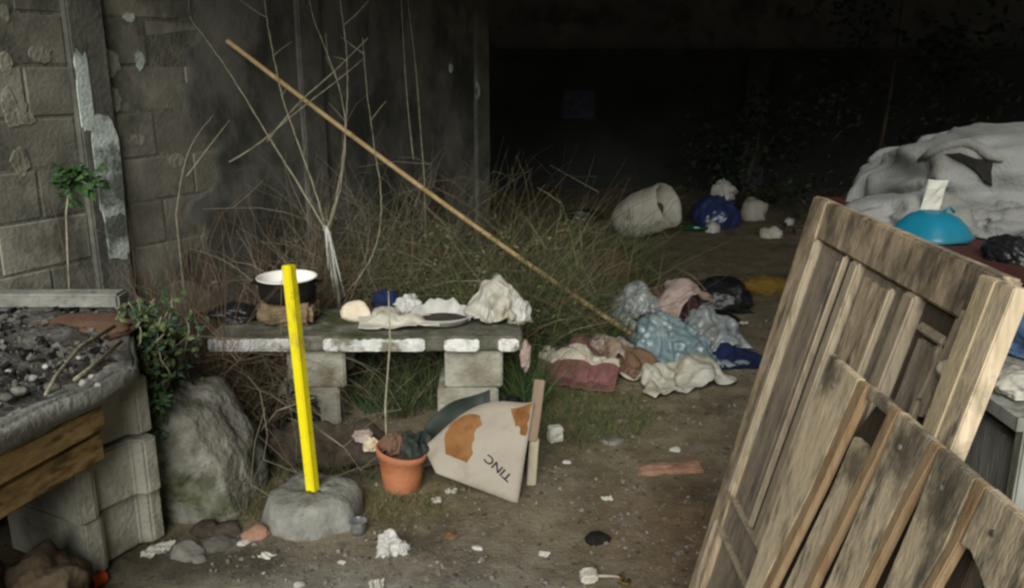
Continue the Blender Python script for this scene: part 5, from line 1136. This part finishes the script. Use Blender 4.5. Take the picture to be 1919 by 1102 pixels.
def right_heap():
    c = thing('old_crate', 'grey weathered board crate behind the leaning door', 'crate', (1.2, 1.9, 0))
    for i in range(9):
        x0 = .70 + .125 * i
        MB().box((x0 + .06, 1.09 + U(-.003, .003), .56), (.12, .022, 1.12)).build('board', 'grey_board', c, bevel=.003)
    for i in range(5): MB().box((.725, 1.18 + .15 * i, .56 - .02), (.022, .145, 1.08)).build('side_board', 'grey_board', c, bevel=.003)
    MB().box((1.25, 1.5, 1.125), (1.12, .84, .02)).build('lid', 'grey_board', c)
    k = thing('old_cabinet', 'dark wooden cabinet carrying the grey blanket', 'cabinet', (1.6, 2.4, 0))
    MB().box((1.68, 2.5, .565), (1.10, 1.02, 1.13)).build('body', 'old_timber', k, bevel=.008)
    MB().box((1.68, 2.5, 1.14), (1.12, 1.04, .018)).build('top', 'dark_red_board', k, bevel=.003)
    rb = MB().box((1.40, 1.80, 1.158), (.72, .62, .014), (0, 0, .05)).build('red_board', 'dark_red_board', bevel=.004, origin=(1.40, 1.80, 1.158)); tag(rb, 'dark red board lying on the crate under the blanket', 'board')
    col = MB().box((1.68, 2.35, .9), (1.16, 1.45, .53))
    bm = bmesh.new(); bmesh.ops.create_icosphere(bm, subdivisions=6, radius=1.0); e = .62; sg = lambda q: math.copysign(abs(q) ** e, q); C0 = Vector((1.80, 2.70, 1.10))
    rg = random.Random(11); fl = [(Vector((rg.gauss(0, 1), rg.gauss(0, .7), rg.gauss(0, .5))).normalized() * rg.uniform(1.6, 4.2), rg.uniform(0, 2), rg.uniform(.4, 1), Vector((rg.random() * 9, rg.random() * 9, 2))) for _ in range(9)]
    for v in bm.verts:                                    # a bulky heap of thick cloth: slack folds that sag between rounded ridges
        d = v.co.normalized(); w_ = Vector((noise.noise(d * 1.6), noise.noise(d * 1.6 + Vector((3, 0, 0))), noise.noise(d * 1.6 + Vector((0, 3, 0))))) * .6
        h = .16 * noise.noise(d * 1.4 + Vector((4, 2, 0))) + .05 * noise.noise(d * 4)
        for dr, ph, a_, of in fl:
            t_ = abs(tri((d + w_).dot(dr) + ph)); h += .04 * a_ * max(0, min(1, .4 + 1.8 * noise.noise(d * 2 + of))) * (t_ ** .55 - .6)
        r = 1 + h
        v.co = Vector((sg(d.x) * .66 * r, sg(d.y) * .42 * r, sg(d.z) * .315 * r))
        if v.co.z < -.1: v.co.z = -.1 + (v.co.z + .1) * .3
    me = bpy.data.meshes.new('grey_blanket'); bm.to_mesh(me); bm.free(); me.materials.append(M['grey_fleece']); me.shade_smooth()
    o = bpy.data.objects.new('grey_blanket', me); COL.objects.link(o); o.location = C0
    tag(o, 'thick grey fleece blanket heaped on the crate', 'blanket')
    from mathutils.bvhtree import BVHTree
    bpy.context.view_layer.update(); dg = bpy.context.evaluated_depsgraph_get(); tree = BVHTree.FromObject(o, dg); mwi = o.matrix_world.inverted(); eye = Vector((0, 0, CAM_H))
    crumple('blanket_corner', 'grey_fleece', (1.13, 2.38, 1.145), (.36, .26, .15), 5, .3, 1.5, parent=o)
    crumple('blanket_corner', 'grey_fleece', (1.36, 2.34, 1.145), (.3, .22, .12), 8, .3, 1.5, parent=o)
    p = at(1760, 450, z=1.166)
    t = thing('upturned_bowl', 'turquoise plastic bowl turned upside down on the crate', 'bowl', tuple(p))
    MB().lathe([(.098, 0), (.1, .006), (.094, .014), (.085, .032), (.062, .055), (.035, .066), (0, .069)], p + Vector((0, .05, 0)), 40, .16).build('shell', 'cyan_plastic', t, smooth=True)
    MB().tube([p + Vector((.02, .035, .07)), p + Vector((.035, .035, .08)), p + Vector((.05, .04, .066))], .004, 6).build('clip', 'cyan_plastic', t, smooth=True)
    q = at(1750, 366, Y=p.y + .11)
    tg = MB().box(q, (.054, .006, .085), (.2, .05, .12)).build('white_tag', 'foam_white', bevel=.001, origin=q); tag(roughen(tg, .004, 30, 2, 3), 'small white paper label standing behind the turquoise bowl', 'label')
    crumple('white_cloth', 'white_plastic', at(1845, 428, z=1.162) + Vector((.02, .06, 0)), (.15, .1, .06), 161, .25, 1.6, label='white cloth tucked under the grey blanket beside the bowl', cat='cloth')
    crumple('black_scrap', 'black_plastic', at(1885, 490, z=1.16), (.09, .14, .08), 163, .35, 1.8, label='twisted black strap on the dark red board', cat='strap')
    # shade inside an open fold, put on as a black patch over the fleece
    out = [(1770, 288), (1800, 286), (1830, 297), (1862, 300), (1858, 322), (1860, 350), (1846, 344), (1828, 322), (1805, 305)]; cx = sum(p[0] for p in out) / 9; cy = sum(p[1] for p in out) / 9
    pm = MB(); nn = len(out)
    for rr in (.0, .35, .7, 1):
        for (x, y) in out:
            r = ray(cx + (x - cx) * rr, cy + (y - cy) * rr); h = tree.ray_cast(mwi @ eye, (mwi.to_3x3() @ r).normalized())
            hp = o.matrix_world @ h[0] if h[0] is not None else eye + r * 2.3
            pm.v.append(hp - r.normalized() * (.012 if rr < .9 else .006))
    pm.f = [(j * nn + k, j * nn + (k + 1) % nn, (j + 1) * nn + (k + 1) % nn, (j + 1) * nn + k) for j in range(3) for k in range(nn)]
    ln = pm.build('fold_shade', 'soot_and_shade', o); ln.matrix_parent_inverse = o.matrix_world.inverted(); ln.location = origin_of(o)
    rim = []
    for (x, y) in ((1722, 300), (1750, 284), (1785, 272), (1815, 268), (1838, 278), (1858, 292), (1880, 300)):
        r = ray(x, y); h = tree.ray_cast(mwi @ eye, (mwi.to_3x3() @ r).normalized())
        if h[0] is not None: rim.append(o.matrix_world @ h[0] - r.normalized() * .004)
    if len(rim) > 2:
        rb_ = MB().tube(rim, [.006] + [.016] * (len(rim) - 2) + [.006], 9).build('fold_rim', 'grey_fleece', o, smooth=True); rb_.matrix_parent_inverse = o.matrix_world.inverted(); rb_.location = origin_of(o)
    b = at(1912, 665, z=1.14)
    crumple('blue_jeans', 'blue_denim', b + Vector((.05, .03, 0)), (.15, .2, .11), 167, .2, 1.4, label='blue denim bundle on the near end of the crate', cat='jeans')
    crumple('pale_bag', 'cream_plastic', at(1890, 735, z=1.14) + Vector((.03, .0, 0)), (.1, .08, .05), 169, .3, 1.7, label='pale crumpled bag below the blue denim on the crate', cat='bag')
right_heap()
